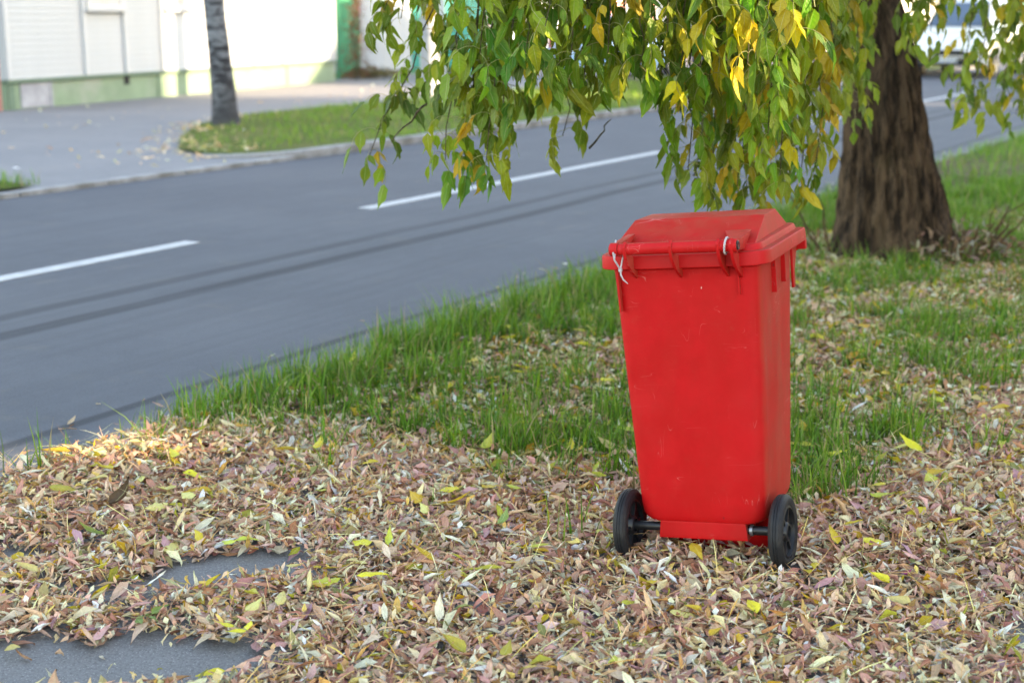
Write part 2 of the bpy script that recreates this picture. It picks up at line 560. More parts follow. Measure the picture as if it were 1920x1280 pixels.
gm = MB().add([(-900, -900, -0.06), (900, -900, -0.06), (900, 900, -0.06), (-900, 900, -0.06)], [(0, 1, 2, 3)])
tag(gm.build('ground', M_GROUND), kind='structure')
road = road_sheet('road', -80, 420, 3.70, 9.68, 0.0, M_ROAD)
dash, gap, a_ = 5.56, 1.95, 1.54
marks = []
a_ -= (dash + gap) * 2
while a_ < 120:
    marks.append((a_, a_ + dash)); a_ += dash + gap
for m0, m1 in marks:
    MB().box(m0, m1, 6.64, 6.77, 0.001, 0.005).build('lane_marking', M_PAINT, road)

# near verge: fine grid close by, coarse beyond
def verge_grid(name, a0, a1, p0, p1, step, mat, dz=0.0, jitter=None):
    na, npp = int((a1 - a0) / step) + 1, int((p1 - p0) / step) + 1
    A, P = np.meshgrid(np.linspace(a0, a1, na), np.linspace(p0, p1, npp), indexing='ij')
    X = RS * A - RC * P; Y = RC * A + RS * P
    Z = hgt(X, Y) + dz
    i = np.arange(na - 1)[:, None] * npp + np.arange(npp - 1)[None, :]
    F = np.stack([i, i + 1, i + npp + 1, i + npp], -1).reshape(-1, 4)[:, ::-1]
    return tag(obj(name, quad_mesh(name, np.stack([X, Y, Z], -1).reshape(-1, 3), F, mat)), kind='structure')


verge_grid('verge', -4.0, 16.0, -4.0, 3.80, 0.08, M_SOIL)
verge_grid('verge_beyond', 15.95, 60.0, -4.0, 3.80, 0.6, M_TURF, dz=-0.002)
verge_grid('driveway', -3.9, 3.55, -3.9, 3.66, 0.09, M_PATH, dz=0.004)
# the yard between the verge and the blocks on the near side
tag(road_sheet('yard', -80, 80, -60, -3.95, 0.0, M_PAVE), kind='structure')

# far side: pavement apron, kerbs, grass strips
tag(road_sheet('far_pavement', -60, 200, 9.66, 21.0, 0.03, M_PAVE), kind='structure')
A0 = 12.2
stone = MB().box(0, 0.985, -0.07, 0.07, -0.05, 0.088).mesh('kerb_stone', M_KERB, bevel=0.012)
flush = MB().box(0, 0.985, -0.07, 0.07, -0.05, 0.040).mesh('kerb_stone', M_KERB, bevel=0.010)
for k in range(60):
    obj('kerb_stone', stone, road).location = (A0 + k, 9.735, 0)
for k in range(7):
    o = MB().box(-0.10, 0.10, -0.07, 0.07, -0.05, 0.088 - 0.006 * k).build('kerb_stone', M_KERB, road, bevel=0.012)
    ang = math.pi * 1.5 - (k + 0.5) / 7 * math.pi / 2
    o.location = (A0 + 0.83 * math.cos(ang), 10.565 + 0.83 * math.sin(ang), 0)
    o.rotation_euler.z = ang + math.pi / 2
for k in range(60):
    obj('kerb_stone', flush, road).location = (A0 - 1.0 - k, 9.735, 0)


def strip_mesh(name, outline, z, mat):
    me = bpy.data.meshes.new(name)
    V = [RW(a, p, z) for a, p in outline]
    me.from_pydata(V, [], [tuple(range(len(V)))])
    me.materials.append(mat)
    me.update()
    if me.polygons[0].normal.z < 0: me.flip_normals()
    return tag(obj(name, me), kind='structure')


def far_strip_outline():
    o = [(72, 9.80), (12.2, 9.80)]
    for k in range(1, 8):
        ang = math.pi * 1.5 - k / 7 * math.pi / 2
        o.append((12.2 + 0.765 * math.cos(ang), 10.565 + 0.765 * math.sin(ang)))
    o += [(11.7, 11.2), (12.9, 12.3), (14.5, 13.5), (16.4, 14.3), (20.5, 14.3), (72, 14.5)]
    return o


strip_mesh('grass_strip', far_strip_outline(), 0.06, M_TURF)
strip_mesh('grass_strip_left', [(8.5, 9.82), (-34, 9.82), (-34, 13.0), (4, 13.0), (8.6, 10.7)], 0.06, M_TURF)

# ------------------------------------------------------------------ the red wheeled bin
BIN_YAW, BIN_ROLL = 0.4106, 0.0994
cy_, sy_ = math.cos(BIN_YAW), math.sin(BIN_YAW)
cr_, sr_ = math.cos(BIN_ROLL), math.sin(BIN_ROLL)
BM = Matrix(((cy_, sy_, 0), (-sy_, cy_, 0), (0, 0, 1))) @ Matrix(((cr_, 0, -sr_), (0, 1, 0), (sr_, 0, cr_)))
wheelie = empty('wheelie_bin', (0.5208, 3.6438, 0.0274), 0, 'red plastic two-wheeled rubbish bin standing in fallen leaves', 'bin')
wheelie.matrix_world = Matrix.Translation((0.5208, 3.6438, 0.0274)) @ BM.to_4x4()


def rrect(x0, x1, y0, y1, r, z, n=7, rf=None):
    """rounded rectangle; r rear corner radius, rf front corner radius"""
    rf = r if rf is None else rf
    P = []
    for cx, cyy, a0, rr in ((x1 - r, y0 + r, -90, r), (x1 - rf, y1 - rf, 0, rf), (x0 + rf, y1 - rf, 90, rf), (x0 + r, y0 + r, 180, r)):
        for k in range(n):
            t = math.radians(a0 + 90 * k / (n - 1))
            P.append((cx + rr * math.cos(t), cyy + rr * math.sin(t), z))
    return np.array(P)


def lerp(a, b, t): return a + (b - a) * t


b = MB()
rings = []
# lower tub, set back from the axle
for w, ins in ((0.0, 0.03), (0.012, 0.008), (0.03, 0.0), (0.15, 0.0)):
    rings.append(rrect(-0.165 + ins, 0.165 - ins, 0.115 + ins, 0.345 - ins, 0.05, w))
b.loft(rings)
rings = []
for w, ins in ((0.121, 0.032), (0.124, 0.018), (0.131, 0.008), (0.143, 0.0025), (0.165, 0.0)):
    t = (w - 0.135) / 0.70
    rings.append(rrect(-lerp(0.180, 0.203, t) + ins, lerp(0.180, 0.203, t) - ins, lerp(0.022, 0.004, t) + ins * 0.12, lerp(0.345, 0.405, t) - ins, 0.046, w))
for w in np.linspace(0.24, 0.80, 9):
    t = (w - 0.135) / 0.70
    hw = lerp(0.180, 0.203, t)
    rings.append(rrect(-hw, hw, lerp(0.022, 0.004, t), lerp(0.345, 0.405, t), 0.046, w))
for w, ou in ((0.825, 0.0), (0.83, 0.012), (0.855, 0.014), (0.858, 0.004)):
    rings.append(rrect(-0.203 - ou, 0.203 + ou, 0.003 - ou, 0.405 + ou, 0.046 + ou, w))
b.loft(rings)
body = b.build('body', M_RED, wheelie, smooth=True, angle=40)

# flared housing in front of the axle
b = MB()
rings = []
for w, hw, y0 in ((0.140, 0.119, 0.0300), (0.124, 0.120, 0.0245), (0.118, 0.121, 0.0240), (0.092, 0.124, 0.0228), (0.076, 0.126, 0.0210)):
    rings.append(np.array([(-hw, y0, w), (hw, y0, w), (hw, 0.13, w), (-hw, 0.13, w)]))
b.loft(rings)
b.build('axle_housing', M_RED, wheelie, smooth=True, bevel=0.004, angle=30)

# thin moulded ribs low on the rear panel sides and the tall one under the right end of the hinge
for u, w0, w1, y in ((-0.178, 0.715, 0.835, -0.006), (0.150, 0.755, 0.835, -0.003)):
    MB().box(u - 0.0022, u + 0.0022, y, 0.05, w0, w1).build('rib', M_RED, wheelie, bevel=0.0015)
# ribs on the side under the lid
for y, w0 in ((0.145, 0.735), (0.255, 0.745)):
    for s in (-1, 1):
        MB().prism([(y - 0.003, w0), (y + 0.003, w0), (y + 0.003, 0.85), (y - 0.003, 0.85)], s * 0.19, s * 0.2135).build('rib', M_RED, wheelie, bevel=0.0015)
# gussets and lip for the lifting comb at the front
for s in (-1, 1):
    MB().prism([(0.385, 0.705), (0.405, 0.705), (0.405, 0.755), (0.455, 0.835), (0.455, 0.845), (0.385, 0.845)], s * 0.20 - 0.004, s * 0.20 + 0.004).build('gusset', M_RED, wheelie, bevel=0.002)
MB().prism([(0.395, 0.835), (0.455, 0.800), (0.457, 0.845), (0.395, 0.850)], -0.205, 0.205).build('lifting_lip', M_RED, wheelie, bevel=0.003)

# lid: flange with skirt, raised border, hipped top
lid_b = MB()
HWF, V0, V1 = 0.231, -0.022, 0.452
WF = 0.868
R0 = 0.062
rings = []
for w, ou in ((0.832, -0.001), (0.834, 0.001), (0.862, 0.0), (0.8665, -0.0015), (0.868, -0.0035)):
    rings.append(rrect(-HWF - ou, HWF + ou, V0 - ou, V1 + ou, R0 + ou, w, 9, 0.012))
for w, ins in ((0.8685, 0.0215), (0.8800, 0.0245), (0.8835, 0.0262), (0.8848, 0.0290)):
    rings.append(rrect(-HWF + ins, HWF - ins, V0 + ins + 0.004, V1 - ins, R0 - 0.02, w, 9, 0.012))
rings.append(rrect(-HWF + 0.045, HWF - 0.045, V0 + 0.05, V1 - 0.045, 0.02, 0.8852, 9, 0.012))
lid_b.loft(rings)
lid = lid_b.build('lid', M_RED, wheelie, smooth=True, angle=24)
# hipped dome of the lid
d = MB()
base = [(-0.196, 0.020), (0.194, 0.020), (0.188, 0.412), (-0.190, 0.412)]
top = [(-0.184, 0.185), (0.182, 0.185), (0.178, 0.320), (-0.180, 0.320)]
d.loft([np.array([(x, y, 0.8835) for x, y in base]), np.array([(x, y, 0.9385) for x, y in top])])
d.build('lid_dome', M_RED, lid, smooth=True, bevel=0.0028, seg=2, angle=12)
MB().box(-HWF + 0.012, HWF - 0.0005, 0.437, 0.4545, 0.806, 0.8335).build('lid_front_skirt', M_RED, lid, bevel=0.003)
# hinge lugs on the lid
for s in (-1, 1):
    d = MB()
    u = s * 0.160
    d.add([(u - 0.012, -0.072, 0.880), (u + 0.012, -0.072, 0.880), (u + 0.012, 0.0, 0.874), (u - 0.012, 0.0, 0.874),
           (u - 0.012, -0.060, 0.906), (u + 0.012, -0.060, 0.906), (u + 0.014, 0.075, 0.915), (u - 0.014 - 0.05 * (s > 0) + 0.0, 0.088, 0.913)],
          [(3, 2, 1, 0), (4, 5, 6, 7), (0, 1, 5, 4), (1, 2, 6, 5), (2, 3, 7, 6), (3, 0, 4, 7)])
    d.build('hinge_lug', M_RED, lid, smooth=True, bevel=0.003, angle=20)

# hinge tube and pins
HV, HWt = -0.0640, 0.8925
Th = Matrix.Translation((0, HV, HWt))
MB().lathe([(0.0150, -0.147), (0.0158, -0.146), (0.0158, 0.146), (0.0150, 0.147)], 28, M=Th).build('hinge_tube', M_RED, wheelie, smooth=True)
for s in (-1, 1):
    MB().lathe([(0.0170, s * 0.148), (0.0178, s * 0.150), (0.0178, s * 0.168), (0.0165, s * 0.170)][::s], 28, M=Th).build('hinge_collar', M_RED, wheelie, smooth=True)
    MB().lathe([(0.0128, s * 0.165), (0.0128, s * 0.172), (0.0100, s * 0.1735), (0.004, s * 0.172)][::s], 24, M=Th).build('hinge_pin', M_RIM, wheelie, smooth=True)
# curved brackets that carry the tube
def bracket(u, drop):
    o = []
    for k in range(9):
        t = k / 8
        ang = math.radians(185 - 55 * 0)  # outer curve from the tube down to the panel
        y = HV - 0.018 + (0.012 - (HV - 0.018)) * (t ** 2.2)
        z = HWt + 0.006 - drop * t
        o.append((y, z))
    inner = [(0.012, HWt - 0.04), (HV + 0.012, HWt - 0.016), (HV + 0.012, HWt + 0.012)]
    for th in (60, 100, 140):
        inner.append((HV + 0.0195 * math.cos(math.radians(th)), HWt + 0.0195 * math.sin(math.radians(th))))
    return MB().prism(o + inner, u - 0.0042, u + 0.0042).build('hinge_bracket', M_RED, wheelie, bevel=0.0015)


for u, dr in ((-0.128, 0.098), (-0.004, 0.100), (0.122, 0.100), (0.157, 0.104)):
    bracket(u, dr)

# wheels, axle
for s in (-1, 1):
    wh = empty('wheel'); wh.parent = wheelie
    wh.location = (s * 0.2165, 0.044, 0.1008)
    T = 0.021
    prof = [(0.072, -T * 0.75), (0.088, -T * 0.95), (0.094, -T * 0.78), (0.0985, -T * 0.55), (0.1000, -T * 0.50), (0.1005, -T * 0.22),
            (0.0990, -T * 0.19), (0.0990, -T * 0.13), (0.1008, -T * 0.10), (0.1008, T * 0.10), (0.0990, T * 0.13), (0.0990, T * 0.19),
            (0.1005, T * 0.22), (0.1000, T * 0.50), (0.0985, T * 0.55), (0.094, T * 0.78), (0.088, T * 0.95), (0.072, T * 0.75)]
    MB().lathe(prof + [prof[0]], 64, closed=True).build('tyre', M_TYRE, wh, smooth=True, angle=60)
    r = MB()
    r.lathe([(0.0735, -0.014), (0.0735, 0.014), (0.066, 0.0165), (0.064, 0.006), (0.030, 0.002), (0.024, 0.015), (0.018, 0.017), (0.018, -0.017), (0.024, -0.015), (0.030, -0.002), (0.064, -0.006), (0.066, -0.0165), (0.0735, -0.014)], 48, closed=True)
    for k in range(6):
        t = k * math.pi / 3
        Mx = Matrix.Rotation(t, 4, 'X')
        r.box(-0.011, 0.011, 0.020, 0.066, -0.0035, 0.0035, M=Mx)
    r.build('rim', M_RIM, wh, smooth=True, angle=40)
Ta = Matrix.Translation((0, 0.044, 0.1008))
MB().lathe([(0.0125, -0.2165), (0.0125, 0.2165)], 24, M=Ta).build('axle', M_RIM, wheelie, smooth=True)
MB().lathe([(0.0152, 0.128), (0.0152, 0.136)], 24, M=Ta).build('axle_clip', M_STEEL, wheelie, smooth=True)

# cable ties through the hinge
th = np.linspace(0, 2 * math.pi, 20)
MB().tube(np.stack([0.141 + 0.003 * np.sin(th), HV + 0.0195 * np.cos(th), HWt + 0.021 * np.sin(th)], 1), 0.0026, 6).build('cable_tie', M_TIE, wheelie, smooth=True)
tie = MB()
L = []
for k in range(19):
    t = k / 18
    ang = math.radians(-60 + 300 * t)
    L.append((-0.158 - 0.004 * math.cos(ang), HV + 0.021 * math.cos(ang - 0.3), HWt + 0.0215 * math.sin(ang + 1.0) - 0.0))
tie.tube(L, 0.0024, 6)
tie.tube([(-0.157, HV - 0.020, HWt - 0.004), (-0.155, HV - 0.019, HWt - 0.025), (-0.150, HV - 0.006, HWt - 0.044), (-0.147, HV + 0.0, HWt - 0.052)], 0.0024, 6)
tie.tube([(-0.140, HV + 0.012, HWt - 0.015), (-0.143, HV + 0.006, HWt - 0.032), (-0.147, HV, HWt - 0.052)], 0.0022, 6)
tie.box(-0.151, -0.143, HV - 0.006, HV + 0.003, HWt - 0.058, HWt - 0.050)
tie.tube([(-0.147, HV, HWt - 0.055), (-0.146, HV - 0.004, HWt - 0.066), (-0.141, HV - 0.002, HWt - 0.080), (-0.132, HV + 0.006, HWt - 0.092)], [0.0024, 0.0024, 0.0022, 0.0012], 6)
tie.build('cable_tie', M_TIE, wheelie, smooth=True)

# ------------------------------------------------------------------ leaves: shapes
def leaf_grid(nl, nw, L, W, bend=0.0, roll=0.0, twist=0.0, fold=0.0, crumple=0.0, teeth=0.0, r=rng, lobe=0.0):
    t = np.linspace(0, 1, nl + 1); u = np.linspace(-1, 1, nw + 1)
    hw = W / 2 * np.clip(np.sin(math.pi * t ** 0.66), 0, 1) ** 0.9 * (1.12 - 0.36 * t)
    hw = hw * (1 + lobe * np.exp(-((t - 0.52) / 0.10) ** 2)) * (1 - 0.35 * (lobe > 0) * sstep(t, 0.55, 0.75))
    hw = np.maximum(hw, W * 0.015)
    hw = hw * (1 + teeth * (r.random(nl + 1) - 0.5))
    ang = bend * (t - 0.0) + 0.25 * bend * np.sin(math.pi * 2 * t) * (r.random() - 0.5)
    dx = np.cos(ang) * L / nl; dz = np.sin(ang) * L / nl
    cx = np.concatenate([[0], np.cumsum((dx[1:] + dx[:-1]) / 2)]); cz = np.concatenate([[0], np.cumsum((dz[1:] + dz[:-1]) / 2)])
    U, T = np.meshgrid(u, t)
    H = hw[:, None]
    if abs(roll) > 1e-3:
        yy = np.sin(roll * U) / roll * H; zz = (1 - np.cos(roll * U)) / roll * H
    else:
        yy = U * H; zz = 0 * U
    zz = zz + fold * np.abs(U) * H
    zz = zz + crumple * W * (r.random(U.shape) - 0.5) * (0.3 + np.abs(U))
    tw = (twist * t)[:, None]
    y2 = yy * np.cos(tw) - zz * np.sin(tw); z2 = yy * np.sin(tw) + zz * np.cos(tw)
    A = ang[:, None]
    X = cx[:, None] - z2 * np.sin(A); Z = cz[:, None] + z2 * np.cos(A)
    V = np.stack([X, y2, Z], -1).reshape(-1, 3)
    i = np.arange(nl)[:, None] * (nw + 1) + np.arange(nw)[None, :]
    F = np.stack([i, i + nw + 1, i + nw + 2, i + 1], -1).reshape(-1, 4)
    lf = np.stack([U, T, np.full_like(U, r.random() * 10)], -1).reshape(-1, 3)
    return V, F, lf


def euler_mats(rx, ry, rz):
    cx, sx, cy, sy, cz, sz = np.cos(rx), np.sin(rx), np.cos(ry), np.sin(ry), np.cos(rz), np.sin(rz)
    M = np.empty((len(rx), 3, 3))
    M[:, 0, 0] = cz * cy; M[:, 0, 1] = cz * sy * sx - sz * cx; M[:, 0, 2] = cz * sy * cx + sz * sx
    M[:, 1, 0] = sz * cy; M[:, 1, 1] = sz * sy * sx + cz * cx; M[:, 1, 2] = sz * sy * cx - cz * sx
    M[:, 2, 0] = -sy; M[:, 2, 1] = cy * sx; M[:, 2, 2] = cy * cx
    return M


def scatter(name, templates, pos, mats, scale, cols, mat, settle=None):
    """merge many placed templates into one mesh; settle(X,Y)-> floor height keeps leaves from sinking"""
    k = rng.integers(0, len(templates), len(pos))
    VV, FF, CC, LL = [], [], [], []
    off = 0
    for i, (V, F, lf) in enumerate(templates):
        idx = np.where(k == i)[0]
        if not len(idx): continue
        W = np.einsum('nij,vj->nvi', mats[idx], V) * scale[idx, None, None]
        if settle is not None:
            W = W - W[..., 2].min(1)[:, None, None] * np.array([0, 0, 1.0])
        W = W + pos[idx, None, :]
        n, v = W.shape[:2]
        VV.append(W.reshape(-1, 3))
        FF.append((F[None] + (off + np.arange(n) * v)[:, None, None]).reshape(-1, F.shape[1]))
        CC.append(np.repeat(cols[idx], v, 0))
        l2 = np.repeat(lf[None], n, 0).copy(); l2[..., 2] += (rng.random(n) * 50)[:, None]
        LL.append(l2.reshape(-1, 3))
        off += n * v
    return quad_mesh(name, np.concatenate(VV), np.concatenate(FF), mat, True, np.concatenate(CC), np.concatenate(LL))


DRY = np.array([(0.56, 0.41, 0.25), (0.50, 0.33, 0.21), (0.42, 0.25, 0.16), (0.64, 0.50, 0.32), (0.46, 0.28, 0.21), (0.54, 0.36, 0.28),
                (0.36, 0.20, 0.10), (0.70, 0.60, 0.42), (0.22, 0.12, 0.07), (0.52, 0.34, 0.10), (0.48, 0.40, 0.20), (0.34, 0.35, 0.20), (0.40, 0.26, 0.25)])
DRYP = np.array([14, 13, 9, 15, 9, 9, 6, 11, 4, 6, 7, 3, 3], float); DRYP /= DRYP.sum()
FRESH = {'yellow': (0.74, 0.58, 0.04), 'lime yellow': (0.54, 0.54, 0.06), 'golden': (0.74, 0.46, 0.03), 'pale yellow': (0.72, 0.63, 0.24), 'green': (0.16, 0.26, 0.05)}


def dry_cols(n):
    c = DRY[rng.choice(len(DRY), n, p=DRYP)]
    return np.clip(c * np.array([1.28, 1.16, 1.17]) * (0.95 + 0.80 * rng.random((n, 1)) ** 1.2) * (0.92 + 0.16 * rng.random((n, 3))), 0, 0.86)


# curled dry leaves (several lengths) and a few splinters of stalk
DRYT, UNDERT = [], []
FLATTEN = np.array([1.0, 1.0, 0.52])
for i in range(26):
    UNDERT.append(leaf_grid(3, 2, rng.uniform(0.05, 0.085), rng.uniform(0.022, 0.038), bend=rng.uniform(-0.8, 0.8), roll=rng.uniform(-0.9, 1.2), twist=rng.uniform(-0.8, 0.8), crumple=0.3, teeth=0.5))
    tight = i % 3 > 0
    DRYT.append(leaf_grid(4, 3, rng.uniform(0.050, 0.090), rng.uniform(0.020, 0.036) * (1.0 if tight else 0.85), bend=rng.uniform(-2.2, 2.4), roll=(rng.uniform(1.3, 2.9) if tight else rng.uniform(0.5, 1.4)) * rng.choice([-1, 1], p=[.35, .65]),
                          twist=rng.uniform(-2.0, 2.0), crumple=rng.uniform(0.15, 0.6), teeth=0.7))
DRYT = [(V_ * FLATTEN, F_, l_) for V_, F_, l_ in DRYT]
STALKT = []
for i in range(6):
    STALKT.append(leaf_grid(5, 1, rng.uniform(0.06, 0.13), 0.0022, bend=rng.uniform(-0.9, 0.9), twist=rng.uniform(-1, 1)))
FLATT = []
for i in range(10):
    FLATT.append(leaf_grid(7, 4, rng.uniform(0.06, 0.09), rng.uniform(0.026, 0.038), bend=rng.uniform(-1.0, 0.9), roll=rng.uniform(0.2, 1.2) * rng.choice([-1, 1], p=[.3, .7]),
                           twist=rng.uniform(-0.7, 0.7), fold=rng.uniform(0, 0.3), crumple=0.12, teeth=0.28))

# bare tarmac showing through the litter: centre, half-lengths, angle
BARE = [(-0.80, 3.585, 0.30, 0.110, 0.50), (-1.00, 3.04, 0.44, 0.140, 0.10), (1.27, 3.22, 0.10, 0.07, 0.2), (-0.47, 3.725, 0.09, 0.018, 0.4), (-1.42, 3.70, 0.12, 0.04, 0.3), (-0.05, 3.40, 0.06, 0.025, 0.3), (0.02, 3.28, 0.07, 0.02, 0.1)]


def bare_mask(X, Y):
    """0 in the bare patches, 1 elsewhere"""
    m = np.ones_like(X)
    wob = (fbm(X * 11, Y * 11, 0, 5) - 0.5) * 1.5
    for cx, cyy, rx, ry, an in BARE:
        c, s = math.cos(an), math.sin(an)
        x = (X - cx) * c + (Y - cyy) * s; y = -(X - cx) * s + (Y - cyy) * c
        q = np.sqrt((x / rx) ** 2 + (y / ry) ** 2) + wob
        m = np.minimum(m, sstep(q, 0.85, 1.25))
    return m


def under_bin(X, Y):
    """inside the tub footprint"""
    u = (X - 0.5208) * cy_ - (Y - 3.6438) * sy_; v = (X - 0.5208) * sy_ + (Y - 3.6438) * cy_
    return (np.abs(u) < 0.15) & (v > 0.13) & (v < 0.33)


def wheel_zone(X, Y):
    u = (X - 0.5208) * cy_ - (Y - 3.6438) * sy_; v = (X - 0.5208) * sy_ + (Y - 3.6438) * cy_
    return (np.abs(np.abs(u) - 0.2165) < 0.026) & (np.abs(v - 0.044) < 0.05)


def near_pts(n, xlo=-3.0, xhi=3.4, ylo=1.9, yhi=10.5, right=0.5):
    X = rng.uniform(xlo, xhi, n); Y = rng.uniform(ylo, yhi, n)
    a, p = to_ap(X, Y)
    keep = (X > -0.44 * Y - 0.5) & (X < 0.44 * Y + right) & (p < 3.74)
    return X[keep], Y[keep]


def pile(X, Y):
    """thickness of the litter"""
    e = litter_edge(X)
    d = sstep(Y, e + 0.3, e - 0.5)
    t = 0.010 + 0.030 * d * fbm(X * 3.2, Y * 3.2, 0, 21)
    # leaves gathered against the bin and its wheels, and along the gutter
    u = (X - 0.5208) * cy_ - (Y - 3.6438) * sy_; v = (X - 0.5208) * sy_ + (Y - 3.6438) * cy_
    t = t + 0.012 * np.exp(-((u / 0.27) ** 4 + ((v - 0.03) / 0.10) ** 4))
    a, p = to_ap(X, Y)
    t = t + 0.03 * sstep(p, 3.0, 3.35) * sstep(p, 3.74, 3.5) * d
    return t


# dense litter
X, Y = near_pts(358000, xhi=4.4, ylo=2.2, right=1.5)
e = litter_edge(X); a_r, p_r = to_ap(X, Y)
dens = sstep(Y, e + 0.45, e - 0.10)
rest = (0.34 + 0.60 * sstep(fbm(X * 1.9, Y * 1.9, 0, 51), 0.60, 0.40)) * (0.55 + 0.35 * sstep(X, 0.2, 1.0)) * sstep(Y, 12, 8)
rest = rest * (0.4 + 0.6 * sstep(p_r, 3.7, 2.9))
prob = np.maximum(dens * 1.0, rest * 0.70) * bare_mask(X, Y) * sstep(p_r, 3.70, 3.50)
prob = prob * (0.42 + 0.58 * (np.abs(X) < 0.36 * Y + 0.12)) * sstep(X - 0.44 * Y, 1.5, 0.5)
keep = (rng.random(len(X)) < prob * 0.95) & ~under_bin(X, Y) & ~wheel_zone(X, Y)
X, Y = X[keep], Y[keep]
n = len(X)
lay = rng.random(n)
Z = hgt(X, Y) + 0.006 + pile(X, Y) * lay ** 0.8
tilt = 0.15 + 0.32 * lay
mats = euler_mats(rng.normal(0, 1, n) * tilt * 1.2, rng.normal(0, 1, n) * tilt * 0.8, rng.uniform(0, 2 * math.pi, n))
sc = (0.34 + 0.78 * rng.random(n) ** 1.3) * (0.8 + 0.25 * rng.random(n))
cols = dry_cols(n)
yel = rng.random(n) < (0.075 + 0.28 * sstep(Y, e[keep] - 0.2, e[keep] + 0.6))
yc = np.array([FRESH['yellow'], FRESH['lime yellow'], FRESH['golden'], FRESH['pale yellow'], (0.30, 0.33, 0.12)])
cols[yel] = yc[rng.integers(0, 5, yel.sum())] * rng.uniform(0.65, 1.0, (yel.sum(), 1))
pos = np.stack([X, Y, Z], 1)
low = lay < 0.45
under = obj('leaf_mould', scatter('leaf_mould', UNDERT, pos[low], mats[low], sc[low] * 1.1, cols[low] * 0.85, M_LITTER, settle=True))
tag(under, 'older flattened brown leaves lying under the loose litter', 'leaf litter', kind='stuff')
low = ~low
litter = obj('leaf_litter', scatter('leaf_litter', DRYT, pos[low], mats[low], sc[low], cols[low], M_LITTER, settle=True))
tag(litter, 'thick layer of dry curled brown leaves covering the ground', 'leaf litter', kind='stuff')
# broken crumbs sifted over the litter
k3 = rng.random(len(X)) < 0.42
n = int(k3.sum())
pos = np.stack([X[k3] + rng.normal(0, .02, n), Y[k3] + rng.normal(0, .02, n), Z[k3] + 0.004], 1)
k4 = ~under_bin(pos[:, 0], pos[:, 1]) & ~wheel_zone(pos[:, 0], pos[:, 1])
pos = pos[k4]; n = len(pos)
crumb = obj('leaf_crumbs', scatter('leaf_crumbs', UNDERT[:13], pos, euler_mats(rng.normal(0, .8, n), rng.normal(0, .8, n), rng.uniform(0, 6.28, n)), rng.uniform(.22, .5, n), dry_cols(n) * 1.08, M_LITTER, settle=True))
tag(crumb, 'small broken leaf crumbs sifted over the litter', 'leaf litter', kind='stuff')
# a thin scatter of loose leaves on the bare tarmac and in the gutter
X, Y = near_pts(900, ylo=2.2, yhi=6)
a_r, p_r = to_ap(X, Y)
k2 = (bare_mask(X, Y) < 0.6) & (rng.random(len(X)) < 0.8)
X, Y = X[k2], Y[k2]
ga = rng.uniform(1.2, 16, 160); gp = 3.72 + np.abs(rng.normal(0, 0.22, 160))
gx, gy, _ = RW(ga, gp)
X = np.concatenate([X, gx]); Y = np.concatenate([Y, gy]); n = len(X)
pos = np.stack([X, Y, np.where(to_ap(X, Y)[1] > 3.72, 0.006, hgt(X, Y) + 0.008)], 1)
obj_ = obj('loose_leaves', scatter('loose_leaves', DRYT + STALKT, pos, euler_mats(rng.normal(0, .2, n), rng.normal(0, .2, n), rng.uniform(0, 6.28, n)), rng.uniform(.45, 1.0, n), dry_cols(n) * 0.72, M_LITTER, settle=True))
tag(obj_, 'loose dry leaf scraps on bare tarmac and along the road edge', 'leaves', kind='stuff')
# stalks
X, Y = near_pts(16000, yhi=6)
e = litter_edge(X)
k2 = (rng.random(len(X)) < 0.4 * sstep(Y, e + 0.4, e - 0.1) * bare_mask(X, Y)) & ~under_bin(X, Y) & ~wheel_zone(X, Y)
X, Y = X[k2], Y[k2]; n = len(X)
pos = np.stack([X, Y, hgt(X, Y) + 0.012 + pile(X, Y) * rng.uniform(.6, 1.0, n)], 1)
sk = obj('leaf_stalks', scatter('leaf_stalks', STALKT, pos, euler_mats(rng.normal(0, .3, n), rng.normal(0, .25, n), rng.uniform(0, 6.28, n)), rng.uniform(.7, 1.3, n), dry_cols(n) * np.array([1.1, 1.05, 0.75]), M_LITTER, settle=True))
tag(sk, 'thin pale leaf stalks strewn through the litter', 'leaf stalks', kind='stuff')
# scattered leaves on the far pavement
fa = rng.uniform(2, 26, 700); fp = rng.uniform(9.9, 18, 700)
k2 = (fp > 14.5) | (fa < 11.3)
k2 &= rng.random(700) < 0.35 + 0.65 * np.exp(-((fa - 11.6) / 1.8) ** 2)
fa, fp = fa[k2], fp[k2]
ep = rng.uniform(10.2, 14.2, 300); ea = np.interp(ep, [10.1, 10.5, 11.2, 12.3, 13.5, 14.3], [11.7, 11.45, 11.7, 12.9, 14.5, 16.4]) + rng.normal(0, 0.45, 300)
fa = np.concatenate([fa, ea]); fp = np.concatenate([fp, ep])
n = len(fa); fx, fy, _ = RW(fa, fp)
fo = obj('far_fallen_leaves', scatter('far_fallen_leaves', DRYT + FLATT[:0], np.stack([fx, fy, np.full(n, 0.034) + 0.035 * (fp < 14.3) * (fa > np.interp(fp, [9.8, 10.1, 10.5, 11.2, 12.3, 13.5, 14.3], [12.2, 11.7, 11.45, 11.7, 12.9, 14.5, 16.4]))], 1), euler_mats(rng.normal(0, .3, n), rng.normal(0, .3, n), rng.uniform(0, 6.28, n)), rng.uniform(.9, 1.5, n), dry_cols(n), M_LITTER, settle=True))
tag(fo, 'sparse dry leaves scattered over the far pavement', 'leaves', kind='stuff')

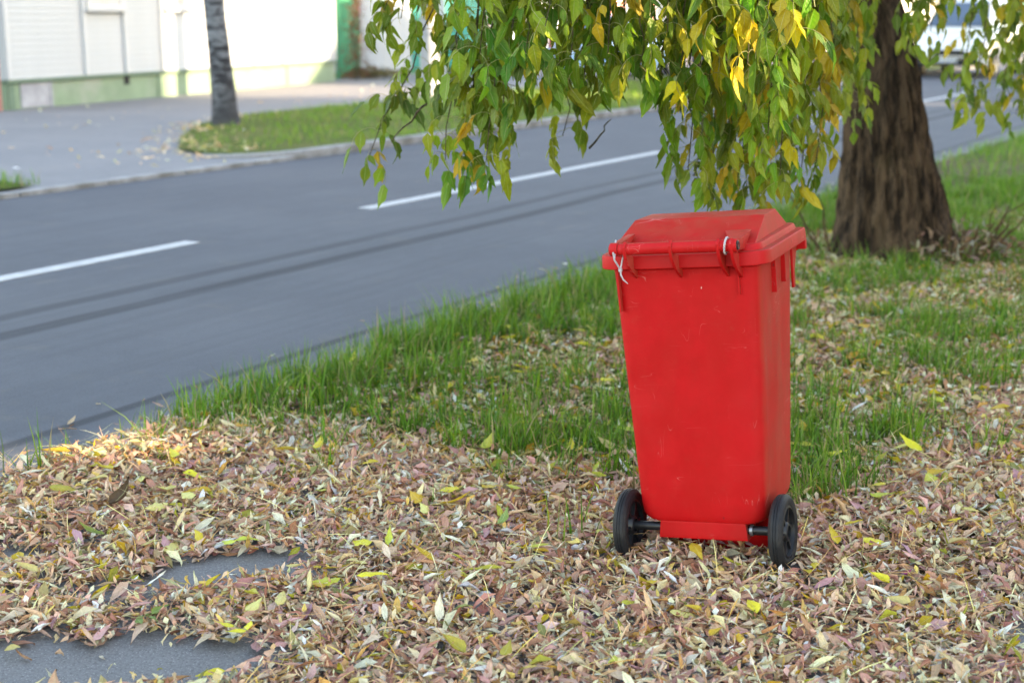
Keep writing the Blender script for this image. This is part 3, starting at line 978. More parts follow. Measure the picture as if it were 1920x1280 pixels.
# ------------------------------------------------------------------ single fresh leaves lying on top
def fresh_mesh(i, colname):
    V, F, lf = FLATT[i]
    c = np.array(FRESH[colname]) * np.ones((len(V), 1))
    # tips and edges fade differently
    g = (np.abs(lf[:, 0:1]) ** 2 * 0.25 + lf[:, 1:2] * 0.15)
    c = np.clip(c * (1 - g) + g * np.array([(0.45, 0.36, 0.10)]), 0, 1)
    return quad_mesh('fallen_leaf', V, F, M_FRESH, True, c, lf)


FM = {(i, cn): fresh_mesh(i, cn) for i in range(len(FLATT)) for cn in FRESH}


def zone(x, y):
    """where a fresh leaf lies, in words"""
    u = (x - 0.52) * cy_ - (y - 3.64) * sy_
    if y > litter_edge(x) + 0.15:
        return 'in the grass left of the red bin' if u < 0 else 'on the leafy grass right of the red bin'
    if u > 0.28: return 'on the dry litter right of the red bin'
    if u > -0.35: return 'on the dry litter in front of the red bin'
    return 'on the dry litter near the bare tarmac' if y < 3.9 else 'on the dry litter towards the road'


X, Y = near_pts(6000, ylo=2.9, yhi=8.5)
vis = (np.abs(X) < 0.36 * Y + 0.05) & (to_ap(X, Y)[1] < 3.6) & ~under_bin(X, Y) & ~wheel_zone(X, Y)
X, Y = X[vis], Y[vis]
wgt = 1.0 * (Y < 5) + 0.6 * (Y >= 5)
sel = rng.choice(len(X), 286, replace=False, p=wgt / wgt.sum())
cnames = list(FRESH)
for i in sel:
    x, y = float(X[i]), float(Y[i])
    cn = cnames[rng.choice(5, p=[.34, .24, .14, .20, .08])]
    ti = int(rng.integers(0, len(FLATT)))
    o = obj('fallen_leaf', FM[(ti, cn)])
    bm_ = float(bare_mask(np.array([x]), np.array([y]))[0])
    th = float(pile(np.array(x), np.array(y)))
    o.rotation_euler = (rng.normal(0, 0.24), rng.normal(0, 0.16), rng.uniform(0, 6.28))
    s_ = rng.uniform(0.75, 1.35); o.scale = (s_, s_, s_)
    o.location = (x, y, float(hgt(x, y)) + 0.024 + th * bm_ * 1.1)
    z = zone(x, y)
    size = 'small' if s_ < 0.92 else ('large' if s_ > 1.14 else 'medium sized')
    form = 'curled' if np.ptp(FLATT[ti][0][:, 2]) > 0.022 else 'flat'
    tag(o, f'{size} {form} {cn} leaf {z}', 'fallen leaf', f'{size} {form} {cn} leaves {z}')

# ------------------------------------------------------------------ compound leaves
def frame_from(Ld, Nd):
    Ld = np.asarray(Ld, float); Ld /= np.linalg.norm(Ld)
    W = np.cross(Nd, Ld); W /= np.linalg.norm(W) + 1e-9
    N = np.cross(Ld, W)
    return np.stack([Ld, W, N], 1)


def compound(hang=True, nl=7, nw=2, r=rng, droop=1.0):
    """negundo leaf: stalk with three to five leaflets. Returns leaflet arrays and stalk arrays"""
    ln = r.uniform(0.10, 0.15)
    t = np.linspace(0, 1, 6)
    if hang:
        a0, a1 = r.uniform(0.1, 0.6), r.uniform(-1.5, -1.0)
        ang = a0 + (a1 - a0) * t ** 0.8
    else:
        ang = r.normal(0, 0.05) + 0 * t
    st = np.stack([np.cumsum(np.cos(ang)) * ln / 6, 0.02 * np.sin(3 * t) * r.normal(0, 1), np.cumsum(np.sin(ang)) * ln / 6], 1)
    st = np.concatenate([[[0, 0, 0]], st])
    VV, FF, LL, off = [], [], [], 0
    spots = [(6, 0)] + [(3, -1), (3, 1)] + ([(5, -1), (5, 1)] if r.random() < 0.55 else [])
    seed = r.random() * 40
    for k, s in spots:
        size = r.uniform(0.066, 0.106) * (1.1 if s == 0 else 0.9)
        fl = (leaf_grid(nl, nw, size, size * r.uniform(0.32, 0.44), bend=r.uniform(-0.9, 0.4), roll=r.uniform(-0.2, 0.5), twist=r.uniform(-0.5, 0.5), fold=r.uniform(0.1, 0.45), crumple=0.07, teeth=0.4, r=r, lobe=r.choice([0.0, 0.0, 0.25, 0.5]))
              if hang else leaf_grid(nl, nw, size, size * r.uniform(0.4, 0.5), bend=r.uniform(-0.9, 0.8), roll=r.uniform(0.1, 0.9), twist=r.uniform(-0.6, 0.6), crumple=0.1, teeth=0.3, r=r))
        T = st[k] - st[k - 1]; T = T / np.linalg.norm(T)
        if hang:
            Ld = 0.45 * T + s * np.array([0, 0.55, 0]) + np.array([r.normal(0, .15), r.normal(0, .15), -0.95 * droop])
            Nd = np.array([r.uniform(-0.1, 1.0), r.normal(0, 0.6) + 0.3 * s, 0.45])
        else:
            Ld = T * 0.6 + s * np.array([0, 0.85, 0]) + np.array([0, 0, r.normal(0, 0.15)])
            Nd = np.array([r.normal(0, .25), r.normal(0, .25), 1.0])
        R_ = frame_from(Ld, Nd)
        V, F, lf = fl
        VV.append(V @ R_.T + st[k] + (Ld / np.linalg.norm(Ld)) * 0.006); FF.append(F + off)
        lf = lf.copy(); lf[:, 2] = seed + r.random(); LL.append(lf); off += len(V)
    V = np.concatenate(VV); F = np.concatenate(FF); lf = np.concatenate(LL)
    nleafv = len(V)
    # stalk as a slim three-sided tube
    rad = 0.0014
    ring = []
    for i, pnt in enumerate(st):
        T = st[min(i + 1, len(st) - 1)] - st[max(i - 1, 0)]; T /= np.linalg.norm(T)
        A = np.cross(T, [0.3, 1, 0.2]); A /= np.linalg.norm(A); B = np.cross(T, A)
        for k in range(3):
            q = k * 2.094
            ring.append(pnt + rad * (math.cos(q) * A + math.sin(q) * B))
    SV = np.array(ring); SF = []
    for i in range(len(st) - 1):
        for k in range(3):
            SF.append((i * 3 + k, i * 3 + (k + 1) % 3, i * 3 + 3 + (k + 1) % 3, i * 3 + 3 + k))
    V = np.concatenate([V, SV]); F = np.concatenate([F, np.array(SF) + nleafv])
    lf = np.concatenate([lf, np.tile([[0.0, 0.5, 1.0]], (len(SV), 1))])
    return V, F, lf, nleafv


def hang_colour(r=rng, yellow=0.22):
    q = r.random()
    if q < yellow: c = np.array([(0.62, 0.52, 0.025), (0.52, 0.48, 0.025), (0.66, 0.50, 0.03)][r.integers(0, 3)])
    elif q < yellow + 0.24: c = np.array([0.27, 0.38, 0.022])
    else: c = np.array([(0.110, 0.262, 0.014), (0.142, 0.305, 0.018), (0.080, 0.215, 0.020), (0.180, 0.325, 0.024)][r.integers(0, 4)])
    return c * r.uniform(0.62, 1.22)


def leaf_cols(lf, nleafv, base, r=rng):
    c = np.tile(base, (len(lf), 1))
    # leaflets of one leaf differ, margins turn first
    u = (lf[:, 2] * 7.13) % 1.0
    c = c * (0.85 + 0.3 * u[:, None])
    g = np.clip(np.abs(lf[:, 0:1]) ** 3 * 0.25 * (u[:, None] > 0.4), 0, 1)
    c = c * (1 - g) + g * np.array([[0.40, 0.30, 0.03]])
    c[nleafv:] = (0.26, 0.27, 0.10)
    return c


COMP = [compound() for _ in range(18)]
COMPFLAT = [compound(hang=False) for _ in range(8)]

# named fallen sprays: whole compound leaves lying in the foreground
SPRAYS = [(1.30, 3.99, 0.4, 'pale yellow', 'yellow fallen leaf spray with several leaflets, far right of the bin'),
          (1.49, 3.86, 2.2, 'lime yellow', 'pale lime leaf spray near the right picture edge beside the litter'),
          (-0.52, 3.98, 0.6, 'yellow', 'large yellow leaf spray on litter just above the upper bare tarmac patch'),
          (-0.50, 3.50, 1.2, 'yellow', 'curled yellow leaf spray right of the upper bare tarmac patch'),
          (-0.95, 3.235, 0.2, 'green', 'green leaf spray at the edge of the lower bare tarmac patch'),
          (-0.60, 3.12, 2.6, 'yellow', 'bright yellow leaf spray at the bottom beside the lower tarmac patch'),
          (-0.83, 3.71, 0.3, 'lime yellow', 'lime leaf spray on the rim of the upper tarmac patch'),
          (1.02, 3.82, 0.9, 'green', 'green and yellow leaf spray beside the right wheel of the bin'),
          (0.23, 4.35, 1.0, 'lime yellow', 'green-flecked yellow leaf spray just left behind the left wheel')]
for k, (x, y, rz, cn, lab) in enumerate(SPRAYS):
    V, F, lf, nv = COMPFLAT[k % 8]
    o = obj('leaf_spray', quad_mesh('leaf_spray', V, F, M_FRESH, True, leaf_cols(lf, nv, np.array(FRESH[cn]) * 0.95), lf))
    o.location = (x, y, float(hgt(x, y)) + 0.030 + float(pile(np.array(x), np.array(y))) * 0.8)
    o.rotation_euler = (rng.normal(0, .12), rng.normal(0, .12), rz)
    o.scale = (0.6, 0.6, 0.6)
    tag(o, lab, 'leaf spray')
# one large dark curled leaf, a pale feather, a scrap of pink paper
V, F, lf = leaf_grid(8, 5, 0.115, 0.060, bend=1.6, roll=1.5, twist=0.4, crumple=0.15, teeth=0.3)
o = obj('curled_leaf', quad_mesh('curled_leaf', V, F, M_LITTER, True, np.tile([(0.10, 0.065, 0.045)], (len(V), 1)), lf))
o.location = (-1.20, 4.02, float(hgt(-1.2, 4.02)) + 0.055); o.rotation_euler = (0.3, -0.2, 0.7)
tag(o, 'large dark brown curled leaf standing up out of the litter', 'curled leaf')
V, F, lf = leaf_grid(9, 4, 0.085, 0.034, bend=0.5, roll=0.8, crumple=0.3, teeth=0.9)
o = obj('feather', quad_mesh('feather', V, F, M_LITTER, True, np.tile([(0.62, 0.60, 0.60)], (len(V), 1)), lf))
o.location = (0.165, 3.70, float(hgt(0.165, 3.70)) + 0.05); o.rotation_euler = (0.2, -0.3, -1.0)
tag(o, 'pale fluffy feather on the litter left of the bin wheel', 'feather')
V, F, lf = leaf_grid(3, 2, 0.035, 0.016, bend=0.6, crumple=0.2)
o = obj('paper_scrap', quad_mesh('paper_scrap', V, F, M_LITTER, True, np.tile([(0.50, 0.08, 0.22)], (len(V), 1)), lf))
o.location = (1.02, 3.50, float(hgt(1.02, 3.50)) + 0.045); o.rotation_euler = (0.1, 0.1, 0.3)
tag(o, 'tiny magenta paper scrap among dry leaves right of the bin', 'paper scrap')

# ------------------------------------------------------------------ grass
def blades(name, X, Y, Z, H, lean, width, cols, nseg=3):
    n = len(X)
    az = rng.uniform(0, 2 * math.pi, n); fa_ = az + rng.normal(0, 0.6, n) + math.pi / 2
    t = np.linspace(0, 1, nseg + 1)
    ln = lean[:, None] * t[None] ** 1.8 * H[:, None]
    hz = H[:, None] * (t[None] - 0.25 * np.clip(lean[:, None], 0, 1.3) * t[None] ** 2.2)
    wd = width[:, None] * (1 - t[None] ** 1.5 * 0.96) / 2
    cx = X[:, None] + ln * np.cos(az)[:, None]; cyv = Y[:, None] + ln * np.sin(az)[:, None]; cz = Z[:, None] + hz
    wx, wy = np.cos(fa_)[:, None] * wd, np.sin(fa_)[:, None] * wd
    V = np.stack([np.stack([cx - wx, cyv - wy, cz], -1), np.stack([cx + wx, cyv + wy, cz], -1)], 2)   # n, seg+1, 2, 3
    m = (nseg + 1) * 2
    base = np.arange(nseg) * 2
    f = np.stack([base, base + 1, base + 3, base + 2], -1)
    F = (f[None] + (np.arange(n) * m)[:, None, None]).reshape(-1, 4)
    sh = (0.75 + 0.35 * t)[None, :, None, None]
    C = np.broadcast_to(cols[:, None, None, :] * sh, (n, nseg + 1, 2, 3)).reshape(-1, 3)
    return quad_mesh(name, V.reshape(-1, 3), F, M_GRASS, True, C)


def grass_cols(n, dry=0.08, bright=1.0):
    g = np.array([(0.092, 0.235, 0.015), (0.130, 0.280, 0.018), (0.062, 0.175, 0.016), (0.190, 0.310, 0.024)])[rng.integers(0, 4, n)] * rng.uniform(0.75, 1.2, (n, 1)) * bright
    d = rng.random(n) < dry
    g[d] = np.array([0.40, 0.31, 0.14]) * rng.uniform(0.6, 1.1, (d.sum(), 1))
    return g


# tufts in the verge
TX, TY, TH = [], [], []
X, Y = near_pts(26000, yhi=13, xlo=-4, xhi=5)
a_r, p_r = to_ap(X, Y)
e = litter_edge(X)
zone_g = sstep(Y, e - 0.15, e + 0.35)
pat = sstep(fbm(X * 1.9, Y * 1.9, 0, 51), 0.42, 0.60)
left = sstep(X, 0.9, 0.1)
pr = zone_g * ((0.26 + 0.95 * pat) * 0.85 * (1 - left) + (0.55 + 0.60 * pat) * left)
pr = np.maximum(pr, 0.85 * sstep(p_r, 3.05, 3.45) * sstep(a_r, 3.3, 3.8) * sstep(fbm(X * 3, Y * 3, 0, 61), 0.25, 0.5))
pr = pr * sstep(p_r, 3.76, 3.68) * (1 - np.exp(-((X - 2.45) ** 2 + (Y - 8.7) ** 2) / 0.55 ** 2))
pr = np.maximum(pr, 0.02 * (Y > e - 0.6))
pr = np.where(under_bin(X, Y) | wheel_zone(X, Y), 0, pr)
k2 = rng.random(len(X)) < pr
tx, ty = X[k2], Y[k2]
ta, tp = to_ap(tx, ty)
edge = sstep(tp, 3.0, 3.5)
tall = 0.060 + 0.085 * rng.random(len(tx)) + 0.07 * edge * rng.random(len(tx)) + 0.05 * (rng.random(len(tx)) < 0.12)
# a few strong tufts where the photograph has them
for (x, y, h) in [(0.98, 4.28, 0.17), (1.05, 4.22, 0.14), (0.92, 4.16, 0.15), (1.10, 4.36, 0.16), (1.36, 4.75, 0.17), (1.42, 4.9, 0.15), (1.62, 4.70, 0.12), (-0.15, 4.72, 0.13), (0.05, 4.68, 0.15), (-0.05, 5.0, 0.14),
                  (-0.62, 5.35, 0.13), (-1.50, 5.10, 0.12), (-1.25, 5.25, 0.12), (-0.95, 5.6, 0.16), (-0.75, 5.75, 0.16), (0.80, 4.6, 0.14), (1.9, 5.6, 0.15), (1.25, 5.4, 0.14), (-0.05, 7.35, 0.14), (-0.5, 6.75, 0.15)]:
    for q in range(5):
        tx = np.append(tx, x + rng.normal(0, 0.045)); ty = np.append(ty, y + rng.normal(0, 0.045)); tall = np.append(tall, h * rng.uniform(.7, 1.15))
nb = rng.integers(9, 20, len(tx))
idx = np.repeat(np.arange(len(tx)), nb)
BX = tx[idx] + rng.normal(0, 0.030, len(idx)); BY = ty[idx] + rng.normal(0, 0.030, len(idx))
BH = tall[idx] * rng.uniform(0.45, 1.25, len(idx))
ok = (to_ap(BX, BY)[1] < 3.78) & ~wheel_zone(BX, BY) & ~under_bin(BX, BY)
BX, BY, BH = BX[ok], BY[ok], BH[ok]
n = len(BX)
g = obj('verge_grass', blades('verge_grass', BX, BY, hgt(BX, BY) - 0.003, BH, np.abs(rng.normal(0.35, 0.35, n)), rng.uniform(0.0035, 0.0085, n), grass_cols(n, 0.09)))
tag(g, 'tufts of green grass growing through fallen leaves on the near verge', 'grass', kind='stuff')
# short turf beyond the tree
n = 42000
ga = rng.uniform(8.6, 34, n) ** 1.0; gp = rng.uniform(-3.0, 3.76, n)
gx, gy, _ = RW(ga, gp)
pr = sstep(ga, 9.0, 11.0) * (0.55 + 0.45 * sstep(fbm(gx, gy, 0, 71), 0.3, 0.6)) * (1 - np.exp(-((gx - 2.45) ** 2 + (gy - 8.8) ** 2) / 0.7 ** 2)) * sstep(ga, 36, 16) ** 0.4
k2 = (rng.random(n) < pr) & (gx < 0.42 * gy + 1.2)
gx, gy = gx[k2], gy[k2]; n = len(gx)
g = obj('turf_beyond_tree', blades('turf_beyond_tree', gx, gy, hgt(gx, gy) - 0.005, rng.uniform(0.06, 0.15, n), np.abs(rng.normal(0.4, 0.35, n)), rng.uniform(0.006, 0.012, n), grass_cols(n, 0.10, 1.35), 2))
tag(g, 'bright green mown grass on the verge beyond the tree', 'grass', kind='stuff')
# far strip
n = 30000
ga = rng.uniform(11.4, 34, n); gp = rng.uniform(9.82, 14.4, n)
amin = np.interp(gp, [9.8, 10.1, 10.5, 11.2, 12.3, 13.5, 14.3, 14.5], [12.2, 11.7, 11.45, 11.7, 12.9, 14.5, 16.4, 20])
pk = (ga > amin) & (rng.random(n) < (0.12 + 0.60 * sstep(ga - amin, 0.2, 2.6)) * (0.35 + 0.65 * sstep(fbm(ga * 1.2, gp * 1.2, 0, 17), 0.35, 0.6)) * sstep(ga, 38, 18))
gx, gy, _ = RW(ga[pk], gp[pk]); n = len(gx)
g = obj('far_strip_grass', blades('far_strip_grass', gx, gy, np.full(n, 0.058), rng.uniform(0.05, 0.12, n), np.abs(rng.normal(0.4, 0.3, n)), rng.uniform(0.008, 0.016, n), grass_cols(n, 0.15, 1.35) + np.array([0.03, 0.02, 0.006]), 2))
tag(g, 'short green grass on the strip across the road', 'grass', kind='stuff')
n = 1500
ga = rng.uniform(4.5, 8.6, n); gp = rng.uniform(9.83, 10.75, n)
gx, gy, _ = RW(ga, gp)
g = obj('far_corner_grass', blades('far_corner_grass', gx, gy, np.full(n, 0.058), rng.uniform(0.06, 0.16, n), np.abs(rng.normal(0.4, 0.3, n)), rng.uniform(0.008, 0.016, n), grass_cols(n, 0.10, 1.2), 2))
tag(g, 'small grass corner across the road at the left edge', 'grass', kind='stuff')
# lone stalk by the gutter, far left
o = MB().tube([(-1.655, 4.42, 0.0), (-1.656, 4.42, 0.06), (-1.652, 4.421, 0.13), (-1.657, 4.42, 0.19)], [0.0022, 0.002, 0.0016, 0.0006], 5)
o.tube([(-1.650, 4.425, 0.0), (-1.646, 4.42, 0.05), (-1.640, 4.42, 0.10)], [0.002, 0.0017, 0.0006], 5)
o = o.build('grass_stalk', M_GPOST, smooth=True)
o.data.materials[0] = plain('green_stalk', (0.09, 0.16, 0.03), 0.6, 0.2, 40)
tag(o, 'lone upright grass stalk in the gutter at the far left', 'grass stalk')

# ------------------------------------------------------------------ the maple
maple = empty('maple_tree', (2.45, 8.65, 0.02), 0, 'large leaning maple with rough dark trunk and drooping green and yellow foliage', 'tree')
MO = np.array([2.45, 8.65, 0.02])
NA, NH = 150, 150
zs = np.linspace(-0.10, 3.2, NH)
th = np.linspace(0, 2 * math.pi, NA, endpoint=False)
cxs = np.interp(zs, [-0.1, 0.1, 0.62, 1.27, 1.6, 2.2, 3.2], [-0.11, -0.12, -0.17, -0.25, -0.35, -0.50, -0.74])
rad = np.interp(zs, [-0.1, 0.0, 0.10, 0.25, 0.62, 1.27, 1.6, 2.2, 3.2], [0.45, 0.42, 0.375, 0.335, 0.272, 0.190, 0.172, 0.165, 0.14])
Zg, Tg = np.meshgrid(zs, th, indexing='ij')
Rg = np.repeat(rad[:, None], NA, 1)
# buttresses at the foot, stronger on the right
foot = np.exp(-np.clip(Zg + 0.05, 0, 9) / 0.28)
Rg = Rg * (1 + foot * (0.10 * np.cos(5 * Tg + 0.6) + 0.10 * np.cos(Tg - 0.1)))
c3, s3 = np.cos(Tg), np.sin(Tg)
w = fbm(c3 * 2.2, s3 * 2.2, Zg * 1.6, 81) * 0.55
rid = 1 - np.abs(2 * fbm(c3 * 7.6 + w, s3 * 7.6 + w, Zg * 2.2, 91, 2) - 1)
fin = fbm(c3 * 14, s3 * 14, Zg * 5.5, 95, 2)
Rg = Rg + 0.060 * (np.clip(rid, 0.45, 1) ** 1.5 - 0.8) + 0.035 * (fin - 0.5) + 0.035 * (fbm(c3 * 1.6, s3 * 1.6, Zg * 1.4, 99) - 0.5)
V = np.stack([cxs[:, None] + Rg * c3, Rg * s3, Zg], -1).reshape(-1, 3)
i = np.arange(NH - 1)[:, None] * NA + np.arange(NA)[None, :]
j = np.arange(NH - 1)[:, None] * NA + (np.arange(NA)[None, :] + 1) % NA
F = np.stack([i, j, j + NA, i + NA], -1).reshape(-1, 4)
obj('trunk', quad_mesh('trunk', V, F, M_BARK), maple)


def wig(p0, p1, n=8, sag=0.0, wob=0.03):
    p0, p1 = np.asarray(p0, float), np.asarray(p1, float)
    t = np.linspace(0, 1, n)[:, None]
    P = p0 + (p1 - p0) * t
    d = np.linalg.norm(p1 - p0)
    P[:, 2] += sag * 4 * (t[:, 0] * (1 - t[:, 0]))
    P[1:-1] += rng.normal(0, wob * d, (n - 2, 3))
    return P


# limbs (relative to the tree foot)
LIMBS = [((-0.36, -0.10, 1.60), (-1.2, -2.3, 2.75), 0.085, 0.045, 0.25), ((-1.2, -2.3, 2.75), (-1.9, -4.3, 2.55), 0.045, 0.018, 0.15), ((-1.2, -2.3, 2.75), (-2.9, -3.6, 2.7), 0.04, 0.015, 0.2),
         ((-0.56, -0.05, 2.6), (-1.9, -1.4, 3.9), 0.08, 0.03, 0.2), ((-0.72, 0, 3.15), (-0.9, -0.3, 5.4), 0.13, 0.05, 0.0), ((-0.70, 0, 3.1), (1.1, -0.6, 4.6), 0.09, 0.03, 0.2),
         ((-0.40, 0.0, 1.95), (0.9, -0.9, 2.7), 0.07, 0.03, 0.2), ((0.9, -0.9, 2.7), (2.0, -1.4, 2.55), 0.03, 0.012, 0.1), ((-0.64, 0, 2.9), (0.2, 1.9, 4.3), 0.09, 0.03, 0.2), ((-1.9, -1.4, 3.9), (-3.4, -3.4, 4.4), 0.03, 0.012, 0.2),
         ((-0.9, -0.3, 5.4), (-1.6, -1.9, 6.6), 0.05, 0.015, 0.1), ((-0.9, -0.3, 5.4), (-0.2, 0.8, 6.9), 0.05, 0.015, 0.1)]
for p0, p1, r0, r1, sg in LIMBS:
    P = wig(p0, p1, 12, sg, 0.012)
    MB().tube(P, np.linspace(r0, r1, 12), 10).build('limb', M_BARK, maple, smooth=True, angle=80)

# hanging twigs: tip pixel and distance; start pixel sits above the frame
TWIGS = [  # xs, ys, xe, ye, depth
    (960, -160, 690, 300, 5.1), (930, -200, 720, 20, 4.9), (900, -240, 752, 35, 5.0), (860, -200, 780, 30, 5.0), (900, -260, 708, -20, 5.0),
    (905, -200, 835, 300, 4.9), (935, -210, 875, 290, 4.75), (960, -200, 912, 300, 4.7), (990, -220, 936, 260, 4.9), (880, -220, 852, 200, 5.2), (985, -210, 950, 170, 4.7),
    (930, -220, 900, 100, 4.6), (980, -210, 962, 50, 4.6), (905, -200, 888, 190, 5.0),
    (1040, -210, 1000, 120, 4.7), (1085, -220, 1048, 125, 4.6), (1120, -200, 1096, 140, 4.9), (1190, -210, 1158, 130, 4.8), (1220, -200, 1200, 125, 4.6), (1270, -210, 1240, 140, 4.8),
    (1060, -210, 1022, 50, 4.5), (1130, -220, 1110, 60, 4.6), (1200, -200, 1188, 30, 4.5), (1275, -220, 1252, 60, 4.6), (1140, -160, 1055, 255, 5.2), (1010, -210, 985, 100, 4.4), (1080, -200, 1070, 110, 4.4), (1170, -200, 1140, 100, 4.5),
    (1330, -200, 1290, 320, 5.0), (1370, -210, 1332, 345, 5.1), (1400, -200, 1382, 350, 5.2), (1440, -200, 1422, 352, 5.1), (1480, -210, 1462, 340, 5.0), (1530, -200, 1500, 335, 5.2), (1560, -210, 1528, 315, 5.3),
    (1330, -220, 1296, 220, 4.8), (1370, -200, 1352, 210, 5.0), (1480, -210, 1450, 190, 4.6), (1530, -200, 1510, 180, 4.8), (1420, -200, 1402, 120, 4.3), (1500, -210, 1480, 80, 4.2), (1320, -200, 1302, 80, 4.5), (1380, -210, 1355, 30, 4.3),
    (1460, -200, 1440, 10, 4.1), (1560, -210, 1532, 50, 4.6), (1425, -190, 1400, 245, 4.9), (1480, -210, 1440, 250, 4.6), (1345, -200, 1330, 150, 4.6), (1550, -200, 1540, 150, 5.4), (1300, -210, 1275, 130, 4.7), (1360, -200, 1310, 280, 5.3), (1410, -200, 1360, 300, 5.4), (1470, -200, 1440, 300, 5.4), (1500, -200, 1480, 290, 5.5), (1545, -200, 1515, 250, 5.5), (1390, -200, 1400, 350, 5.4),
    (1600, -200, 1585, 160, 6.2), (1625, -210, 1604, 205, 6.4), (1620, -200, 1602, 80, 6.0), (1580, -200, 1565, 20, 5.8), (1590, -200, 1575, 110, 5.6),
    (1720, -190, 1705, 30, 6.8), (1750, -200, 1722, 70, 6.9), (1775, -200, 1762, 10, 6.8), (1765, -190, 1745, 60, 6.7), (1860, -200, 1800, 190, 7.4), (1880, -210, 1828, 200, 7.2),
    (1920, -200, 1880, 175, 7.5), (1940, -210, 1905, 215, 7.4), (1925, -200, 1902, 60, 7.0), (1950, -200, 1915, 10, 6.9), (1980, -200, 1960, 120, 7.2), (2010, -210, 1985, 180, 7.4),
    (1000, -200, 1005, 20, 4.9), (1080, -200, 1100, 10, 5.0), (1240, -200, 1220, 95, 5.0), (1160, -210, 1175, 120, 5.2), (1360, -220, 1375, 90, 5.1), (1500, -200, 1560, 120, 5.3), (1445, -200, 1425, 60, 5.2), (1310, -200, 1330, 20, 5.0),
]
placed = []          # (pos, yaw, tiltx, tilty, scale, template, colour)
tw = MB()
for (xs, ys, xe, ye, dp) in TWIGS:
    d2 = dp + rng.normal(0, 0.12)
    e3 = at(xe, ye, d2); s3_ = at(xs, ys, d2 + rng.normal(0.1, 0.25))
    s3_[2] += 0.12
    P = wig(s3_, e3, 12, 0.05 if abs(xs - xe) < 120 else 0.10, 0.010)
    tw.tube(P - MO, np.linspace(0.0060, 0.0016, 12), 5)
    yel = 0.06 + 0.15 * (1300 < xe < 1700) + 0.08 * (xe > 1700)
    side = rng.uniform(0, 6.28)
    tmin = 0.60 if 830 <= xe <= 915 and ye > 150 else 0.0
    seg = np.linalg.norm(np.diff(P, axis=0), axis=1).sum()
    nn = max(4, int(seg / 0.052))
    for q in range(nn):
        t = (q + 0.6 + rng.uniform(-.2, .2)) / nn
        if t > 1: t = 1.0
        pt = np.array([np.interp(t, np.linspace(0, 1, 12), P[:, k]) for k in range(3)])
        side += math.pi / 2 + rng.normal(0, 0.2)
        for s in (0, math.pi):
            if rng.random() < 0.09 or t < tmin: continue
            placed.append((pt, side + s, rng.normal(0, .15), rng.normal(0, .2), rng.uniform(0.72, 1.08), int(rng.integers(0, len(COMP))), hang_colour(yellow=yel)))
    placed.append((e3, rng.uniform(0, 6.28), 0.0, 0.5, 0.9, int(rng.integers(0, len(COMP))), hang_colour(yellow=yel)))
tw.build('twigs', M_TWIG, maple, smooth=True)['kind'] = 'stuff'
# a few bare dark twigs among the leaves
bt = MB()
for (x0, y0, x1, y1, dp) in [(1305, 60, 1415, 330, 5.3), (1340, 150, 1300, 330, 5.3), (1415, 150, 1395, 300, 5.2), (1290, 180, 1335, 290, 5.4), (1060, 180, 1180, 60, 5.5), (1105, 278, 1145, 225, 5.3), (800, 195, 735, 265, 5.05), (800, -10, 835, 45, 5.6), (1260, 20, 1350, 180, 5.6)]:
    bt.tube(wig(at(x0, y0, dp), at(x1, y1, dp + 0.1), 9, 0.0, 0.02) - MO, np.linspace(0.0045, 0.002, 9), 6)
bt.build('bare_twigs', M_TWIG, maple, smooth=True)['kind'] = 'stuff'

P0 = np.array([q[0] for q in placed])
dist = P0[:, 1]
inview = P0[:, 2] < CAM_H + 0.06 * P0[:, 1] * 0 + 0.10
order = np.argsort(dist + 100 * (~inview))
single = set(order[:300].tolist())
# mesh shared between leaves of one shape and tone
pal = [hang_colour(yellow=y) for y in (1, 1, 1, 0, 0, 0, 0, 0, 0, 0, 0, 0)]
pal = np.array(pal)
LM = {}
rest = []
for k, (pt, yaw, tx_, ty_, s_, tm, c) in enumerate(placed):
    if k in single:
        ci = int(np.argmin(((pal - c) ** 2).sum(1)))
        key = (tm, ci)
        if key not in LM:
            V, F, lf, nv = COMP[tm]
            LM[key] = quad_mesh('leaf', V, F, M_LEAF, True, leaf_cols(lf, nv, pal[ci]), lf)
        o = obj('leaf', LM[key], maple)
        o.location = pt - MO
        o.rotation_euler = (tx_, ty_, yaw)
        o.scale = (s_, s_, s_)
    else:
        rest.append(k)


def merge_leaves(name, items, parent, templ, mat):
    VV, FF, CC, LL, off = [], [], [], [], 0
    for (pt, yaw, tx_, ty_, s_, tm, c) in items:
        V, F, lf, nv = templ[tm]
        R_ = euler_mats(np.array([tx_]), np.array([ty_]), np.array([yaw]))[0]
        VV.append((V * s_) @ R_.T + pt); FF.append(F + off)
        CC.append(leaf_cols(lf, nv, c)); l2 = lf.copy(); l2[:, 2] += rng.random() * 40; LL.append(l2)
        off += len(V)
    o = obj(name, quad_mesh(name, np.concatenate(VV), np.concatenate(FF), mat, True, np.concatenate(CC), np.concatenate(LL)), parent)
    o['kind'] = 'stuff'
    return o


merge_leaves('foliage', [(placed[k][0] - MO,) + placed[k][1:] for k in rest], maple, COMP, M_LEAF)
# the crown above the frame
COMPLOW = [compound(nl=3, nw=2) for _ in range(8)]
items = []
while len(items) < 650:
    q = rng.normal(0, 1, 3); q /= np.linalg.norm(q); rr = rng.random() ** 0.45
    pt = np.array([-0.4, 0.1, 5.2]) + q * rr * np.array([3.0, 2.9, 2.1])
    if pt[2] < 2.5: continue
    if fbm(pt[0] * 0.9, pt[1] * 0.9, pt[2] * 0.9, 44, 2) < 0.46: continue
    items.append((pt, rng.uniform(0, 6.28), rng.normal(0, .2), rng.normal(0, .2), rng.uniform(1.2, 1.8), int(rng.integers(0, 8)), hang_colour()))
merge_leaves('crown', items, maple, COMPLOW, M_LEAF)
